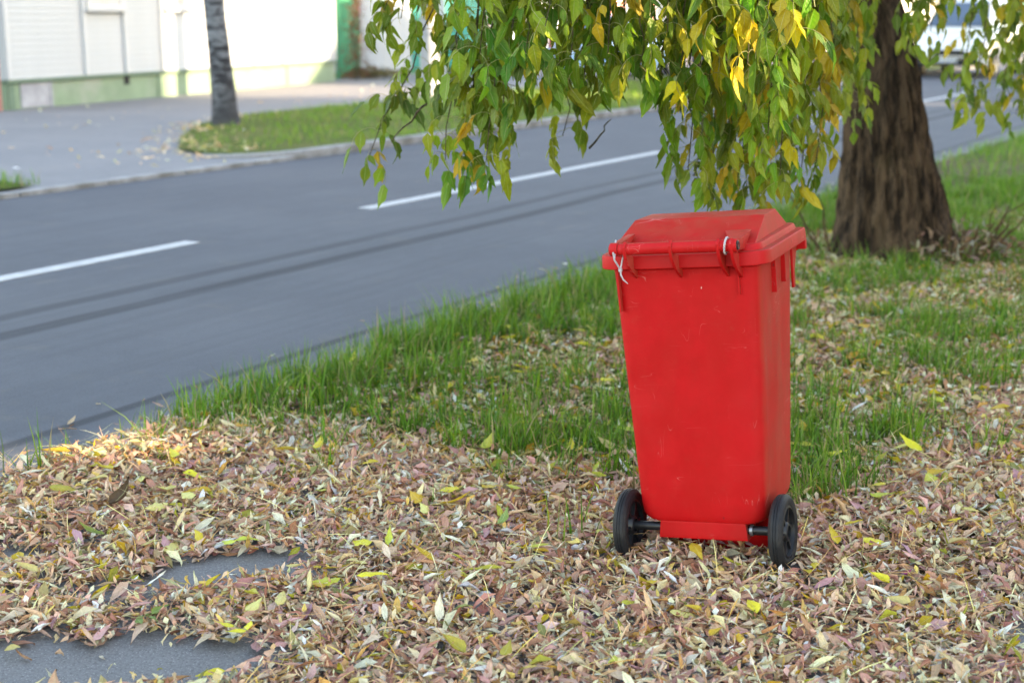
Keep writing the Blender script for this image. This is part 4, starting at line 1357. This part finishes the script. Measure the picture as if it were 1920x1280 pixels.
# dead sprouts and stubs round the foot
sp = MB()
for k in range(46):
    an = rng.uniform(-1.35, 0.75) if k > 7 else rng.uniform(2.6, 3.6)
    r0 = 0.40 + 0.06 * rng.random()
    base_ = np.array([-0.07 + r0 * math.cos(an), r0 * math.sin(an), 0.0])
    h = rng.uniform(0.08, 0.28) + 0.22 * (rng.random() < 0.28)
    tip = base_ + np.array([math.cos(an) * h * rng.uniform(.3, 1.1), math.sin(an) * h * rng.uniform(.3, 1.1), h])
    sp.tube(wig(base_ + np.array([0, 0, -0.05]), tip, 6, 0, 0.03), np.linspace(0.009, 0.003, 6), 5)
sp.build('sprouts', plain('dead_sprout_bark', (0.13, 0.075, 0.045), 0.9, 0.5, 20, 0.1, 0.3), maple, smooth=True)['kind'] = 'stuff'
# dry leaves and brush caught in the sprouts
n = 260
an = rng.uniform(-1.7, 0.9, n); rr = rng.uniform(0.36, 0.72, n)
pos = np.stack([2.38 + rr * np.cos(an), 8.65 + rr * np.sin(an) - 0.02, 0.10 + 0.20 * rng.random(n) * np.exp(-(rr - .36) * 2.5)], 1)
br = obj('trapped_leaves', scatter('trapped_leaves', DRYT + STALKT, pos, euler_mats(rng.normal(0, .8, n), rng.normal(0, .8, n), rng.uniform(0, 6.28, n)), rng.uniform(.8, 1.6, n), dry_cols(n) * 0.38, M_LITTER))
tag(br, 'dry leaves caught among dead sprouts at the maple foot', 'leaves', kind='stuff')

# ------------------------------------------------------------------ the white house across the road
HL, HR = np.array([-7.86, 22.5]), np.array([-3.95, 32.5])
HLEN = float(np.linalg.norm(HR - HL)); hd = (HR - HL) / HLEN
H_ROT = math.atan2(hd[1], hd[0])
house = empty('white_house', (HL[0], HL[1], 0.03), H_ROT, 'long white clapboard house with pale green plinth across the road', 'house')
# local: x along the facade, y into the house, z up
ZB, ZT, DEP = 0.47, 3.3, 7.0
MB().box(0.06, HLEN - 0.06, 0.10, DEP, 0.3, ZT).build('wall', M_SIDING, house)
MB().box(0.0, HLEN, 0.03, DEP + 0.05, -0.1, ZB - 0.02).build('plinth', M_PLINTH, house)
for x0, x1 in ((3.98, 4.10), (6.25, 6.40), (8.6, 8.85)):
    MB().box(x0, x1, 0.005, 0.06, -0.1, ZB - 0.03).build('plinth_pier', M_PLINTH, house)
MB().box(-0.03, HLEN + 0.03, -0.035, 0.12, ZB - 0.05, ZB - 0.004).build('ledge', M_LEDGE, house, bevel=0.006)
pat = MB().box(0.30, 1.02, 0.012, 0.05, 0.02, ZB - 0.07)
pat.build('render_patch', M_GREYP, house)
MB().box(1.00, 1.05, 0.0, 0.06, -0.05, ZB - 0.06).build('corner_strip', M_GREYP, house)
MB().box(0.02, 0.16, 0.01, 0.06, -0.05, ZB - 0.06).build('corner_strip', M_LEDGE, house)
MB().box(3.00, 3.14, 0.018, 0.08, ZB - 0.20, ZB - 0.055).build('plinth_vent', M_DARK, house)  # solid box; the shade inside the vent hole is put into its colour
nbrd = int((ZT - ZB) / 0.10)
bm_board = MB().prism([(-0.011, 0.0), (0.10, 0.0), (0.10, 0.10), (0.004, 0.10), (-0.011, 0.006)], 0.0, HLEN).mesh('siding_board', M_SIDING)
for k in range(nbrd):
    obj('siding_board', bm_board, house).location = (0, 0.02, ZB + k * 0.10)
for x in (0.05, 1.95, 3.06, 4.15, 6.3, 7.3, 8.4, HLEN - 0.06):
    MB().box(x - 0.045, x + 0.045, -0.030, 0.03, ZB + 0.003, ZT).build('cover_strip', M_TRIM, house, bevel=0.004)
for x0 in (2.02, 4.25, 6.42, 8.5):
    x1 = x0 + 0.98
    wn_ = empty('window'); wn_.parent = house
    z0, z1 = 1.56, 2.85
    MB().box(x0 + 0.07, x1 - 0.07, -0.030, 0.0, z0 + 0.07, z1 - 0.07).build('pane', M_BLIND, wn_)
    fr = MB().box(x0, x0 + 0.08, -0.050, 0.02, z0, z1).box(x1 - 0.08, x1, -0.050, 0.02, z0, z1).box(x0 + 0.08, x1 - 0.08, -0.048, 0.02, z0, z0 + 0.08).box(x0 + 0.08, x1 - 0.08, -0.048, 0.02, z1 - 0.08, z1).box((x0 + x1) / 2 - 0.03, (x0 + x1) / 2 + 0.03, -0.03, 0.02, z0 + 0.08, z1 - 0.08)
    fr.build('frame', M_TRIM, wn_)
    MB().box(x0 - 0.06, x1 + 0.06, -0.10, 0.0, z0 - 0.045, z0 - 0.003).build('sill', M_TRIM, wn_, bevel=0.006)
rf = MB().prism([(-0.5, ZT - 0.1), (DEP / 2, ZT + 2.3), (DEP + 0.5, ZT - 0.1), (DEP + 0.5, ZT + 0.0), (DEP / 2, ZT + 2.42), (-0.5, ZT + 0.0)], -0.4, HLEN + 0.4)
rf.build('roof', M_ROOF, house)
for x in (0.06, HLEN - 0.16):
    MB().prism([(0.1, ZT), (DEP, ZT), (DEP / 2, ZT + 2.25)], x, x + 0.1).build('gable', M_SIDING, house)
# reddish gate post at the house corner
gp_ = MB().box(-0.05, 0.05, -0.05, 0.05, -0.1, 2.5).box(-0.07, 0.07, -0.07, 0.07, 2.5, 2.56)
o = gp_.build('gate_post', M_RUST, bevel=0.008); o.location = (-7.98, 22.35, 0.03)
tag(o, 'reddish brown square post at the left corner of the white house', 'post')

# ------------------------------------------------------------------ birch, poles
birch = empty('birch_tree', (-3.87, 19.35, 0.05), 0, 'slim grey and white birch trunk on the far grass strip', 'tree')
NA2, NH2 = 40, 90
zs = np.linspace(-0.1, 7.5, NH2); th = np.linspace(0, 2 * math.pi, NA2, endpoint=False)
Zg, Tg = np.meshgrid(zs, th, indexing='ij')
rr = np.interp(zs, [-0.1, 0.05, 0.25, 0.8, 1.6, 4, 7.5], [0.225, 0.195, 0.170, 0.150, 0.135, 0.10, 0.04])[:, None] * (1 + 0.10 * (fbm(np.cos(Tg) * 2, np.sin(Tg) * 2, Zg * 4, 7) - 0.5))
cxs = np.interp(zs, [-0.1, 0.4, 0.9, 1.6, 4, 7.5], [0.02, 0.0, -0.03, -0.08, -0.27, -0.32])[:, None]
V = np.stack([cxs + rr * np.cos(Tg), rr * np.sin(Tg), Zg], -1).reshape(-1, 3)
i = np.arange(NH2 - 1)[:, None] * NA2 + np.arange(NA2)[None, :]; j = np.arange(NH2 - 1)[:, None] * NA2 + (np.arange(NA2)[None, :] + 1) % NA2
obj('trunk', quad_mesh('trunk', V, np.stack([i, j, j + NA2, i + NA2], -1).reshape(-1, 4), M_BIRCH), birch)
items = []
for k in range(12):
    z = 2.6 + 0.4 * k; an = k * 2.4; ln = 1.7 - 0.09 * k
    p0 = np.array([np.interp(z, [1.6, 4, 7.5], [-0.11, -0.3, -0.35]), 0, z]); p1 = p0 + np.array([math.cos(an) * ln, math.sin(an) * ln, 0.7])
    P = wig(p0, p1, 7, 0.15, 0.02)
    MB().tube(P, np.linspace(0.03, 0.008, 7), 6).build('limb', M_BIRCH, birch, smooth=True)
    for q in range(34):
        t = rng.uniform(0.3, 1.05)
        pt = p0 + (p1 - p0) * t + rng.normal(0, 0.28, 3)
        items.append((pt, rng.uniform(0, 6.28), rng.normal(0, .3), rng.normal(0, .3), rng.uniform(.6, 1.1), int(rng.integers(0, 8)), hang_colour(yellow=0.6)))
merge_leaves('crown', items, birch, COMPLOW, M_LEAF)

px, py = -1.49, 26.2
pole = empty('utility_pole', (px, py, 0.03), 0, 'thick grey concrete utility pole behind the hanging leaves', 'pole')
MB().lathe([(0.175, -0.1), (0.172, 0.3), (0.165, 2.0), (0.13, 8.5), (0.12, 8.6)], 28, axis='z').build('shaft', M_CONC, pole, smooth=True)
MB().lathe([(0.172, 1.10), (0.174, 1.105), (0.174, 1.17), (0.170, 1.175)], 28, axis='z').build('band', M_GREYP, pole, smooth=True)
MB().box(-0.9, 0.9, -0.05, 0.05, 8.0, 8.12).build('crossarm', M_CONC, pole, bevel=0.01)
o = MB().tube([(0, 0, -0.1), (-0.01, 0, 1.2), (-0.02, 0, 3.2), (-0.02, 0, 3.25)], [0.05, 0.05, 0.045, 0.045], 14).build('white_post', M_TRIM, smooth=True)
o.location = (-1.04, 21.9, 0.06)
tag(o, 'slim whitish post on the grass strip just right of the utility pole', 'post')

# ------------------------------------------------------------------ fences beside the house
def sheet_panel(name, w, h, pitch, depth, mat, parent, x0):
    xs = []; k = 0; x = 0.0
    prof = []
    while x < w - 1e-6:
        for fx, fy in ((0, 0), (0.45, 0), (0.55, 1), (0.95, 1)):
            xx = x + fx * pitch
            if xx <= w: prof.append((xx, fy * depth))
        x += pitch
    prof.append((w, prof[-1][1]))
    V = [(a, -b_, z) for z in (0, h) for a, b_ in prof]; n_ = len(prof)
    F = [(q, q + 1, q + 1 + n_, q + n_) for q in range(n_ - 1)]
    V += [(a, -b_ + 0.002, z) for z in (0, h) for a, b_ in prof]
    F += [(2 * n_ + q, 2 * n_ + q + n_, 2 * n_ + q + 1 + n_, 2 * n_ + q + 1) for q in range(n_ - 1)]
    o = MB().add(V, F).build(name, mat, parent)
    o.location = (x0, 0, 0.12)
    return o


def sheet_fence(name, p0, p1, h, mat, pmat, label, pitch=0.10):
    p0, p1 = np.array(p0, float), np.array(p1, float)
    L_ = float(np.linalg.norm(p1 - p0)); rz = math.atan2(*(p1 - p0)[::-1])
    f = empty(name, (p0[0], p0[1], 0.03), rz, label, 'fence')
    n_ = max(1, round(L_ / 1.1)); w_ = L_ / n_
    for k in range(n_):
        sheet_panel('sheet', w_ - 0.004, h, pitch, 0.022, mat, f, k * w_)
        MB().box(k * w_ + 0.02, k * w_ + 0.08, 0.01, 0.07, -0.1, h + 0.1).build('post', pmat, f)
    MB().box(0, L_, 0.008, 0.05, 0.45, 0.50).build('rail', pmat, f)
    MB().box(0, L_, 0.008, 0.05, h - 0.3, h - 0.25).build('rail', pmat, f)
    return f


g0 = at(633, 120, 33.6)
sheet_fence('green_gate', (-4.0, 33.4), (-3.62, 34.4), 2.3, M_GPOST, M_GPOST, 'narrow bright green gate panel next to the white house')
sheet_fence('white_fence', (-3.60, 34.9), (-2.55, 36.4), 2.0, M_WFENCE, M_TRIM, 'white ribbed metal fence between the creeper and the pole')
sheet_fence('teal_fence', (-2.52, 36.45), (-1.0, 37.2), 2.1, M_GFENCE, M_GPOST, 'teal ribbed metal fence behind the utility pole')
sheet_fence('tall_teal_fence', (-1.0, 33.0), (-0.62, 34.6), 2.6, M_GFENCE, M_GFENCE, 'taller turquoise ribbed panel right of the utility pole', 0.14)
sheet_fence('far_fence', (-0.55, 38.6), (2.6, 44.5), 2.0, M_WFENCE, M_TRIM, 'pale ribbed fence running off behind the foliage')
# creeper on the gate and bushes at its foot
CREEPC = [(0.30, 0.10, 0.05), (0.40, 0.17, 0.06), (0.24, 0.17, 0.05), (0.12, 0.12, 0.04), (0.45, 0.20, 0.08), (0.30, 0.06, 0.08)]
cr = empty('creeper', (-3.58, 33.3, 0.03), 0, 'reddish brown creeper climbing the fence beside the green gate', 'creeper')
n = 1100
zz = rng.uniform(0.05, 2.6, n); ww = 0.16 + 0.05 * np.sin(zz * 3) + 0.16 * np.exp(-zz / 0.2)
pos = np.stack([rng.normal(0, 1, n) * ww * 0.75, rng.normal(0, 1, n) * 0.13, zz], 1)
cc = np.array(CREEPC)[rng.integers(0, 6, n)] * rng.uniform(.6, 1.3, (n, 1))
obj('leaves', scatter('leaves', FLATT, pos, euler_mats(rng.normal(0.9, .6, n), rng.normal(0, .6, n), rng.uniform(0, 6.28, n)), rng.uniform(.7, 1.3, n), cc, M_LEAF), cr)['kind'] = 'stuff'
for k in range(4):
    MB().tube(wig((rng.normal(0, .05), rng.normal(0, .03), -0.05), (rng.normal(0, .1), rng.normal(0, .04), 2.4), 10, 0, 0.015), np.linspace(0.015, 0.005, 10), 6).build('stem', M_TWIG, cr, smooth=True)


def bush(name, c, rx, ry, h, n, cols, label, cat='bush'):
    b_ = empty(name, (c[0], c[1], 0.03), 0, label, cat)
    q = rng.normal(0, 1, (n, 3)); q /= np.linalg.norm(q, axis=1)[:, None]; q *= rng.random((n, 1)) ** 0.4
    pos = np.stack([q[:, 0] * rx, q[:, 1] * ry, np.abs(q[:, 2]) * h + 0.02], 1)
    cc = np.array(cols)[rng.integers(0, len(cols), n)] * rng.uniform(.6, 1.3, (n, 1))
    obj('leaves', scatter('leaves', FLATT, pos, euler_mats(rng.normal(0.3, .7, n), rng.normal(0, .7, n), rng.uniform(0, 6.28, n)), rng.uniform(.7, 1.3, n), cc, M_LEAF), b_)['kind'] = 'stuff'
    st = MB()
    for k in range(8):
        st.tube([(rng.normal(0, .03), rng.normal(0, .03), -0.03), (rng.normal(0, rx * .3), rng.normal(0, ry * .3), h * .4), (rng.normal(0, rx * .5), rng.normal(0, ry * .5), h * .8)], [0.008, 0.006, 0.003], 5)
    st.build('stems', M_TWIG, b_, smooth=True)
    return b_


bush('low_brown_bush', (-3.30, 33.9), 0.75, 0.5, 0.28, 900, [(0.20, 0.14, 0.06), (0.30, 0.18, 0.08), (0.14, 0.14, 0.05)], 'low brown withered plants along the foot of the white fence')
bush('green_bush', (-1.75, 34.6), 0.35, 0.3, 0.33, 500, [(0.06, 0.15, 0.02), (0.10, 0.19, 0.03)], 'small green bush left of the utility pole')

# ------------------------------------------------------------------ houses further along the far side
def far_house(name, a0, a1, p, dep, h, wall_mat, roof_mat, label, wins, plinth=None):
    x, y, _ = RW(a0, p)
    hs_ = empty(name, (x, y, 0.03), math.pi / 2 - RA, label, 'house')
    L_ = a1 - a0
    MB().box(0, L_, 0, dep, -0.1, h).build('wall', wall_mat, hs_)
    MB().box(-0.04, L_ + 0.04, -0.04, dep + 0.04, -0.1, 0.4).build('plinth', plinth or M_GREYP, hs_)
    MB().prism([(-0.5, h - 0.1), (dep / 2, h + 2.2), (dep + 0.5, h - 0.1), (dep + 0.5, h + 0.02), (dep / 2, h + 2.34), (-0.5, h + 0.02)], -0.4, L_ + 0.4).build('roof', roof_mat, hs_)
    for x_ in (0.02, L_ - 0.14):
        MB().prism([(0.05, h), (dep - 0.05, h), (dep / 2, h + 2.15)], x_, x_ + 0.12).build('gable', wall_mat, hs_)
    for k in range(wins):
        wc = L_ * (k + 0.5) / wins
        w_ = MB().box(wc - 0.55, wc + 0.55, -0.03, 0.02, 1.0, 2.3).build('window', M_TRIM, hs_)
        MB().box(wc - 0.47, wc - 0.03, -0.045, -0.031, 1.08, 2.22).box(wc + 0.03, wc + 0.47, -0.045, -0.031, 1.08, 2.22).build('pane', M_GLASS, w_)
    return hs_


M_PINK = plain('pink_render', (0.72, 0.36, 0.28), 0.85, 0.12, 3, 0.2, 0.2)
M_CREAM = plain('cream_render', (0.70, 0.58, 0.30), 0.85, 0.12, 3, 0.2, 0.2)
M_WHITER = plain('white_render', (0.76, 0.75, 0.72), 0.85, 0.08, 3, 0.2, 0.2)
M_TEAL = plain('teal_render', (0.10, 0.38, 0.32), 0.8, 0.1, 3, 0.2, 0.2)
M_OLIVE = plain('olive_render', (0.40, 0.36, 0.22), 0.85, 0.12, 3, 0.2, 0.2)
far_house('cream_house', 31.5, 36.5, 24.0, 7, 3.2, M_CREAM, M_ROOF, 'cream yellow house front glimpsed between the maple leaves', 2)
far_house('pink_house', 37.6, 50.0, 22.5, 8, 3.3, M_PINK, M_ROOF, 'salmon pink house behind the blue car and foliage', 5)
far_house('white_cottage', 52.0, 70.0, 17.5, 8, 3.4, M_WHITER, M_ROOF, 'bright white house just right of the maple trunk', 5)
far_house('teal_house', 72.0, 90.0, 16.5, 8, 3.6, M_TEAL, M_ROOF, 'teal green house front behind the white van', 5)
far_house('olive_house', 92.0, 125.0, 17.0, 8, 4.5, M_OLIVE, M_ROOF, 'dull olive house furthest away at the right edge', 8)

# ------------------------------------------------------------------ vehicles
def carpaint(name, c):
    t = NT(name); n_ = t.noise(t.coord(), 2.0, 3)
    col = t.mix(t.step(n_, 0.3, 0.7), tuple(x * 0.93 for x in c), c)
    b_ = t.bsdf(col, 0.28, 0.5)
    b_.inputs['Coat Weight'].default_value = 0.6
    b_.inputs['Coat Roughness'].default_value = 0.06
    return t.done(b_)


M_LAMP = plain('lamp_lens', (0.7, 0.7, 0.68), 0.15, 0.1, 20, 0.8, 0.02)
M_TAIL = plain('tail_lens', (0.35, 0.02, 0.02), 0.2, 0.1, 20, 0.8, 0.02)
M_TRIMB = plain('black_trim', (0.025, 0.025, 0.027), 0.5, 0.2, 20)
M_CGLASS = glassmat('car_glass', (0.06, 0.09, 0.13))


def section(x, hw, z0, z1, top_in, r=0.08, n=5):
    """cross-section ring of a car body at station x"""
    P = []
    pts = [(-hw * 0.94, z0), (hw * 0.94, z0), (hw, z0 + 0.12), (hw, lerp(z0, z1, 0.62)), (hw - top_in * 0.35, z1 - 0.06), (hw - top_in, z1), (-hw + top_in, z1), (-hw + top_in * 0.35, z1 - 0.06), (-hw, lerp(z0, z1, 0.62)), (-hw, z0 + 0.12)]
    return np.array([(x, y, z) for y, z in pts])


def make_car(name, loc, rz, paint, label, van=False):
    c = empty(name, loc, rz, label, 'van' if van else 'car')
    W = 0.86 if not van else 0.92
    if van:
        ln, st = 4.5, [(-2.22, .80, .35, 1.05, .06), (-2.2, W, .28, 1.15, .05), (-1.2, W, .24, 1.18, .04), (0.6, W, .24, 1.18, .04), (1.25, W, .24, 1.12, .06), (1.75, W * .98, .26, 1.0, .12), (2.1, W * .93, .28, .88, .16), (2.24, W * .82, .34, .74, .16)]
        gh = [(-2.16, W * .93, 1.10, 1.35), (-2.02, W * .9, 1.10, 1.84), (-1.6, W * .9, 1.10, 1.92), (0.2, W * .9, 1.10, 1.93), (0.75, W * .88, 1.10, 1.84), (1.5, W * .92, 1.0, 1.14)]
    else:
        ln, st = 4.1, [(-2.02, .70, .38, .80, .08), (-1.98, W * .95, .28, .92, .08), (-1.2, W, .22, .96, .06), (0.5, W, .22, .94, .06), (1.0, W, .22, .92, .08), (1.6, W * .97, .24, .82, .14), (1.95, W * .9, .28, .72, .16), (2.06, W * .78, .34, .62, .16)]
        gh = [(-1.9, W * .86, .90, .98), (-1.5, W * .82, .90, 1.36), (-1.0, W * .80, .90, 1.45), (0.0, W * .80, .90, 1.46), (0.35, W * .80, .90, 1.40), (1.05, W * .86, .86, .94)]
    MB().loft([section(*q) for q in st]).build('body', paint, c, smooth=True, angle=50)
    rings = []
    for x, hw, z0, z1 in gh:
        ti = hw * 0.20 * (z1 - z0) / 0.6
        rings.append(np.array([(x, -hw, z0), (x, hw, z0), (x, hw - ti * .7, lerp(z0, z1, .7)), (x, hw - ti, z1 - .03), (x, hw - ti - .06, z1), (x, -hw + ti + .06, z1), (x, -hw + ti, z1 - .03), (x, -hw + ti * .7, lerp(z0, z1, .7))]))
    MB().loft(rings).build('cabin', paint, c, smooth=True, angle=50)

    def ghat(x, f):
        xs_ = [q[0] for q in gh]
        hw = np.interp(x, xs_, [q[1] for q in gh]); z0 = np.interp(x, xs_, [q[2] for q in gh]); z1 = np.interp(x, xs_, [q[3] for q in gh])
        ti = hw * 0.20 * (z1 - z0) / 0.6
        return hw - ti * .7 * f / 0.7 if f <= .7 else hw - ti, lerp(z0, z1, f)
    # side windows
    cuts = [(-1.75, -0.75), (-0.68, 0.18), (0.24, 0.95)] if van else [(-1.35, -0.62), (-0.56, 0.22), (0.28, 0.62)]
    for s in (-1, 1):
        for x0, x1 in cuts:
            V = []
            for x, f in ((x0, .16), (x1, .16), (x1 - (0.25 if x1 > .5 else 0.0), .70), (x0 + (0.12 if x0 < -1.2 else 0), .78)):
                y, z = ghat(x, min(f, .7)); V.append((x, s * (y + 0.006), z))
            V2 = [(x, y - s * 0.02, z) for x, y, z in V]
            MB().add(V + V2, [(0, 1, 2, 3), (7, 6, 5, 4), (0, 4, 5, 1), (1, 5, 6, 2), (2, 6, 7, 3), (3, 7, 4, 0)]).build('side_window', M_CGLASS, c)
    # windscreen and rear window
    (xa, _, za0, za1), (xb, hb, zb0, zb1) = gh[-1], gh[-2]
    for (x0, z0_, h0, x1, z1_, h1, nm) in ((xa, za1, gh[-1][1], xb, zb1, gh[-2][1] * .86, 'windscreen'), (gh[0][0], gh[0][3], gh[0][1], gh[1][0], gh[1][3], gh[1][1] * .86, 'rear_window')):
        sx = 0.03 if nm == 'windscreen' else -0.03
        p = lambda t: (lerp(x0, x1, t) + sx, lerp(z0_, z1_, t) + 0.01, lerp(h0, h1, t) * .88)
        q0, q1 = p(.08), p(.90)
        V = [(q0[0], -q0[2], q0[1]), (q0[0], q0[2], q0[1]), (q1[0], q1[2], q1[1]), (q1[0], -q1[2], q1[1])]
        V += [(x - sx * 1.2, y, z - 0.01) for x, y, z in V]
        MB().add(V, [(0, 1, 2, 3), (7, 6, 5, 4), (0, 4, 5, 1), (1, 5, 6, 2), (2, 6, 7, 3), (3, 7, 4, 0)]).build(nm, M_CGLASS, c)
    fx, rx_ = st[-1][0], st[0][0]
    MB().box(fx - 0.10, fx + 0.05, -W * .80, W * .80, .30, .48).build('bumper', M_TRIMB if van else paint, c, bevel=0.03)
    MB().box(fx - 0.06, fx + 0.025, -W * .45, W * .45, .52, .66).build('grille', M_TRIMB, c, bevel=0.01)
    MB().box(rx_ - 0.04, rx_ + 0.08, -W * .80, W * .80, .32, .50).build('bumper', M_TRIMB if van else paint, c, bevel=0.03)
    MB().box(fx + 0.05, fx + 0.058, -.26, .26, .36, .46).build('number_plate', M_TRIM, c)
    for s in (-1, 1):
        MB().box(fx - 0.22, fx - 0.02, s * W * .66 - .14, s * W * .66 + .14, .60, .74).build('headlight', M_LAMP, c, bevel=0.03)
        MB().box(rx_ - 0.01, rx_ + 0.10, s * W * .78 - .08, s * W * .78 + .08, .70, .95).build('tail_light', M_TAIL, c, bevel=0.02)
        MB().box(.62, .78, s * (W + .02) - .07, s * (W + .02) + .07, .92, 1.04).build('wing_mirror', paint, c, bevel=0.03)
        for x in (-1.28, 1.30):
            w_ = empty('wheel'); w_.parent = c; w_.location = (x, s * (W - 0.06), 0.31)
            w_.rotation_euler = (0, 0, math.pi / 2)
            pr_ = [(.20, -.09), (.29, -.095), (.31, -.07), (.31, .07), (.29, .095), (.20, .09), (.20, -.09)]
            MB().lathe(pr_, 32, closed=True).build('tyre', M_TYRE, w_, smooth=True, angle=50)
            MB().lathe([(.20, -.07), (.19, -.085), (.06, -.07), (.06, .07), (.19, .085), (.20, .07)], 24).build('rim', M_STEEL, w_, smooth=True)
    return c


R_AL = math.pi / 2 - RA
x, y, _ = RW(31.3, 15.6)
make_car('parked_car', (x, y, 0.035), R_AL, carpaint('pale_blue_paint', (0.32, 0.55, 0.80)), 'pale blue hatchback parked across the road behind the foliage')
x, y, _ = RW(37.6, 8.75)
make_car('white_van', (x, y, 0.005), R_AL + math.pi, carpaint('white_paint', (0.80, 0.80, 0.79)), 'white minivan on the road far right of the maple trunk', van=True)
x, y, _ = RW(38.5, 15.2)
make_car('grey_car', (x, y, 0.035), R_AL + math.pi, carpaint('violet_grey_paint', (0.20, 0.20, 0.28)), 'grey violet car glimpsed through leaves left of the trunk')

# ------------------------------------------------------------------ blocks on the near side, out of frame, that shade the street
TE = math.tan(SUN_EL)


def block(name, a0, a1, p0, p1, h, mat, label, floors, bays):
    x, y, _ = RW(a0, p1)
    b_ = empty(name, (x, y, 0.0), R_AL, label, 'building')
    L_, D_ = a1 - a0, p1 - p0
    MB().box(0, L_, -D_, 0, -0.1, h).build('wall', mat, b_)
    MB().box(-0.06, L_ + 0.06, -D_ - 0.06, 0.06, h, h + 0.14).build('roof', M_GREYP, b_)
    fh = (h - 1.0) / max(1, floors)
    pane = MB().box(-0.6, 0.6, -0.03, 0.015, 0, 1.4).mesh('window', M_GLASS)
    for f in range(floors):
        for k in range(bays):
            w_ = obj('window', pane, b_)
            w_.location = (L_ * (k + .5) / bays, 0, 1.1 + f * fh)
    return b_


def zneed(z, p_from, p_to): return z + (p_to - p_from) / 0.93 * TE


P1 = -14.0
SA = 0.93
# lateral slit that lets a patch of sun onto the gutter leaves
s_c = 4.33
# far block: its near-front... west end starts where the slit ends
dep = 11.0
slit = 0.30
aA0 = (s_c + slit / 2 - 0.369 * (P1 - dep)) / SA          # rear corner of the far block bounds the slit
aB1 = (s_c - slit / 2 - 0.369 * P1) / SA                  # front corner of the near block bounds it on the other side
block('apartment_block', aA0, (25.1 - 0.369 * P1) / SA, P1 - dep, P1, zneed(3.6, P1, 18.2), M_BRICK, 'plain rendered four-storey block on the near side of the street', 4, 8)
block('apartment_block', aB1 - 10, aB1, P1 - dep, P1, zneed(3.6, P1, 18.2), M_BRICK, 'shorter unseen four-storey block added behind the camera to shade the foreground', 4, 4)  # added unseen block, length chosen for the foreground shade and the sun slit
block('sun_slit_blocker', aB1 + 0.02, aA0 - 0.02, P1 - 6.5, P1 - 1.5, zneed(0.04, P1 - 1.5, 3.02), M_BRICK, 'unseen low box added between the two blocks to trim the sun patch', 1, 1)  # added unseen box, height set so its shadow cuts off the sun patch
# gabled house whose roof shades the far fence
s0, p_g = 33.85, -9.0
ag = (s0 - 0.369 * p_g) / SA
gx_, gy_, _ = RW(ag, p_g)
gz = zneed(2.25, p_g, 20.3)
gh_ = empty('gabled_house', (gx_, gy_, 0), math.atan2(SUN_DY, SUN_DX), 'gabled house on the near side beyond the blocks', 'house')
slope = 0.62
hw = 7.6
MB().add([(0, -hw, -0.1), (0, hw, -0.1), (0, hw, gz - hw * slope), (0, 0, gz), (0, -hw, gz - hw * slope),
          (-8, -hw, -0.1), (-8, hw, -0.1), (-8, hw, gz - hw * slope), (-8, 0, gz), (-8, -hw, gz - hw * slope)],
         [(0, 1, 2, 3, 4), (9, 8, 7, 6, 5), (0, 5, 6, 1), (1, 6, 7, 2), (4, 9, 5, 0), (2, 7, 8, 3), (3, 8, 9, 4)]).build('wall', M_BRICK, gh_)
MB().add([(0.3, -hw - .3, gz - (hw + .3) * slope + .02), (0.3, 0, gz + .03), (0.3, hw + .3, gz - (hw + .3) * slope + .02), (0.3, hw + .3, gz - (hw + .3) * slope + .14), (0.3, 0, gz + .16), (0.3, -hw - .3, gz - (hw + .3) * slope + .14)] +
         [(-8.3, -hw - .3, gz - (hw + .3) * slope + .02), (-8.3, 0, gz + .03), (-8.3, hw + .3, gz - (hw + .3) * slope + .02), (-8.3, hw + .3, gz - (hw + .3) * slope + .14), (-8.3, 0, gz + .16), (-8.3, -hw - .3, gz - (hw + .3) * slope + .14)],
         [(0, 1, 4, 5), (1, 2, 3, 4), (6, 11, 10, 7), (7, 10, 9, 8), (0, 6, 7, 1), (1, 7, 8, 2), (5, 4, 10, 11), (4, 3, 9, 10), (0, 5, 11, 6), (2, 8, 9, 3)]).build('roof', M_ROOF, gh_)
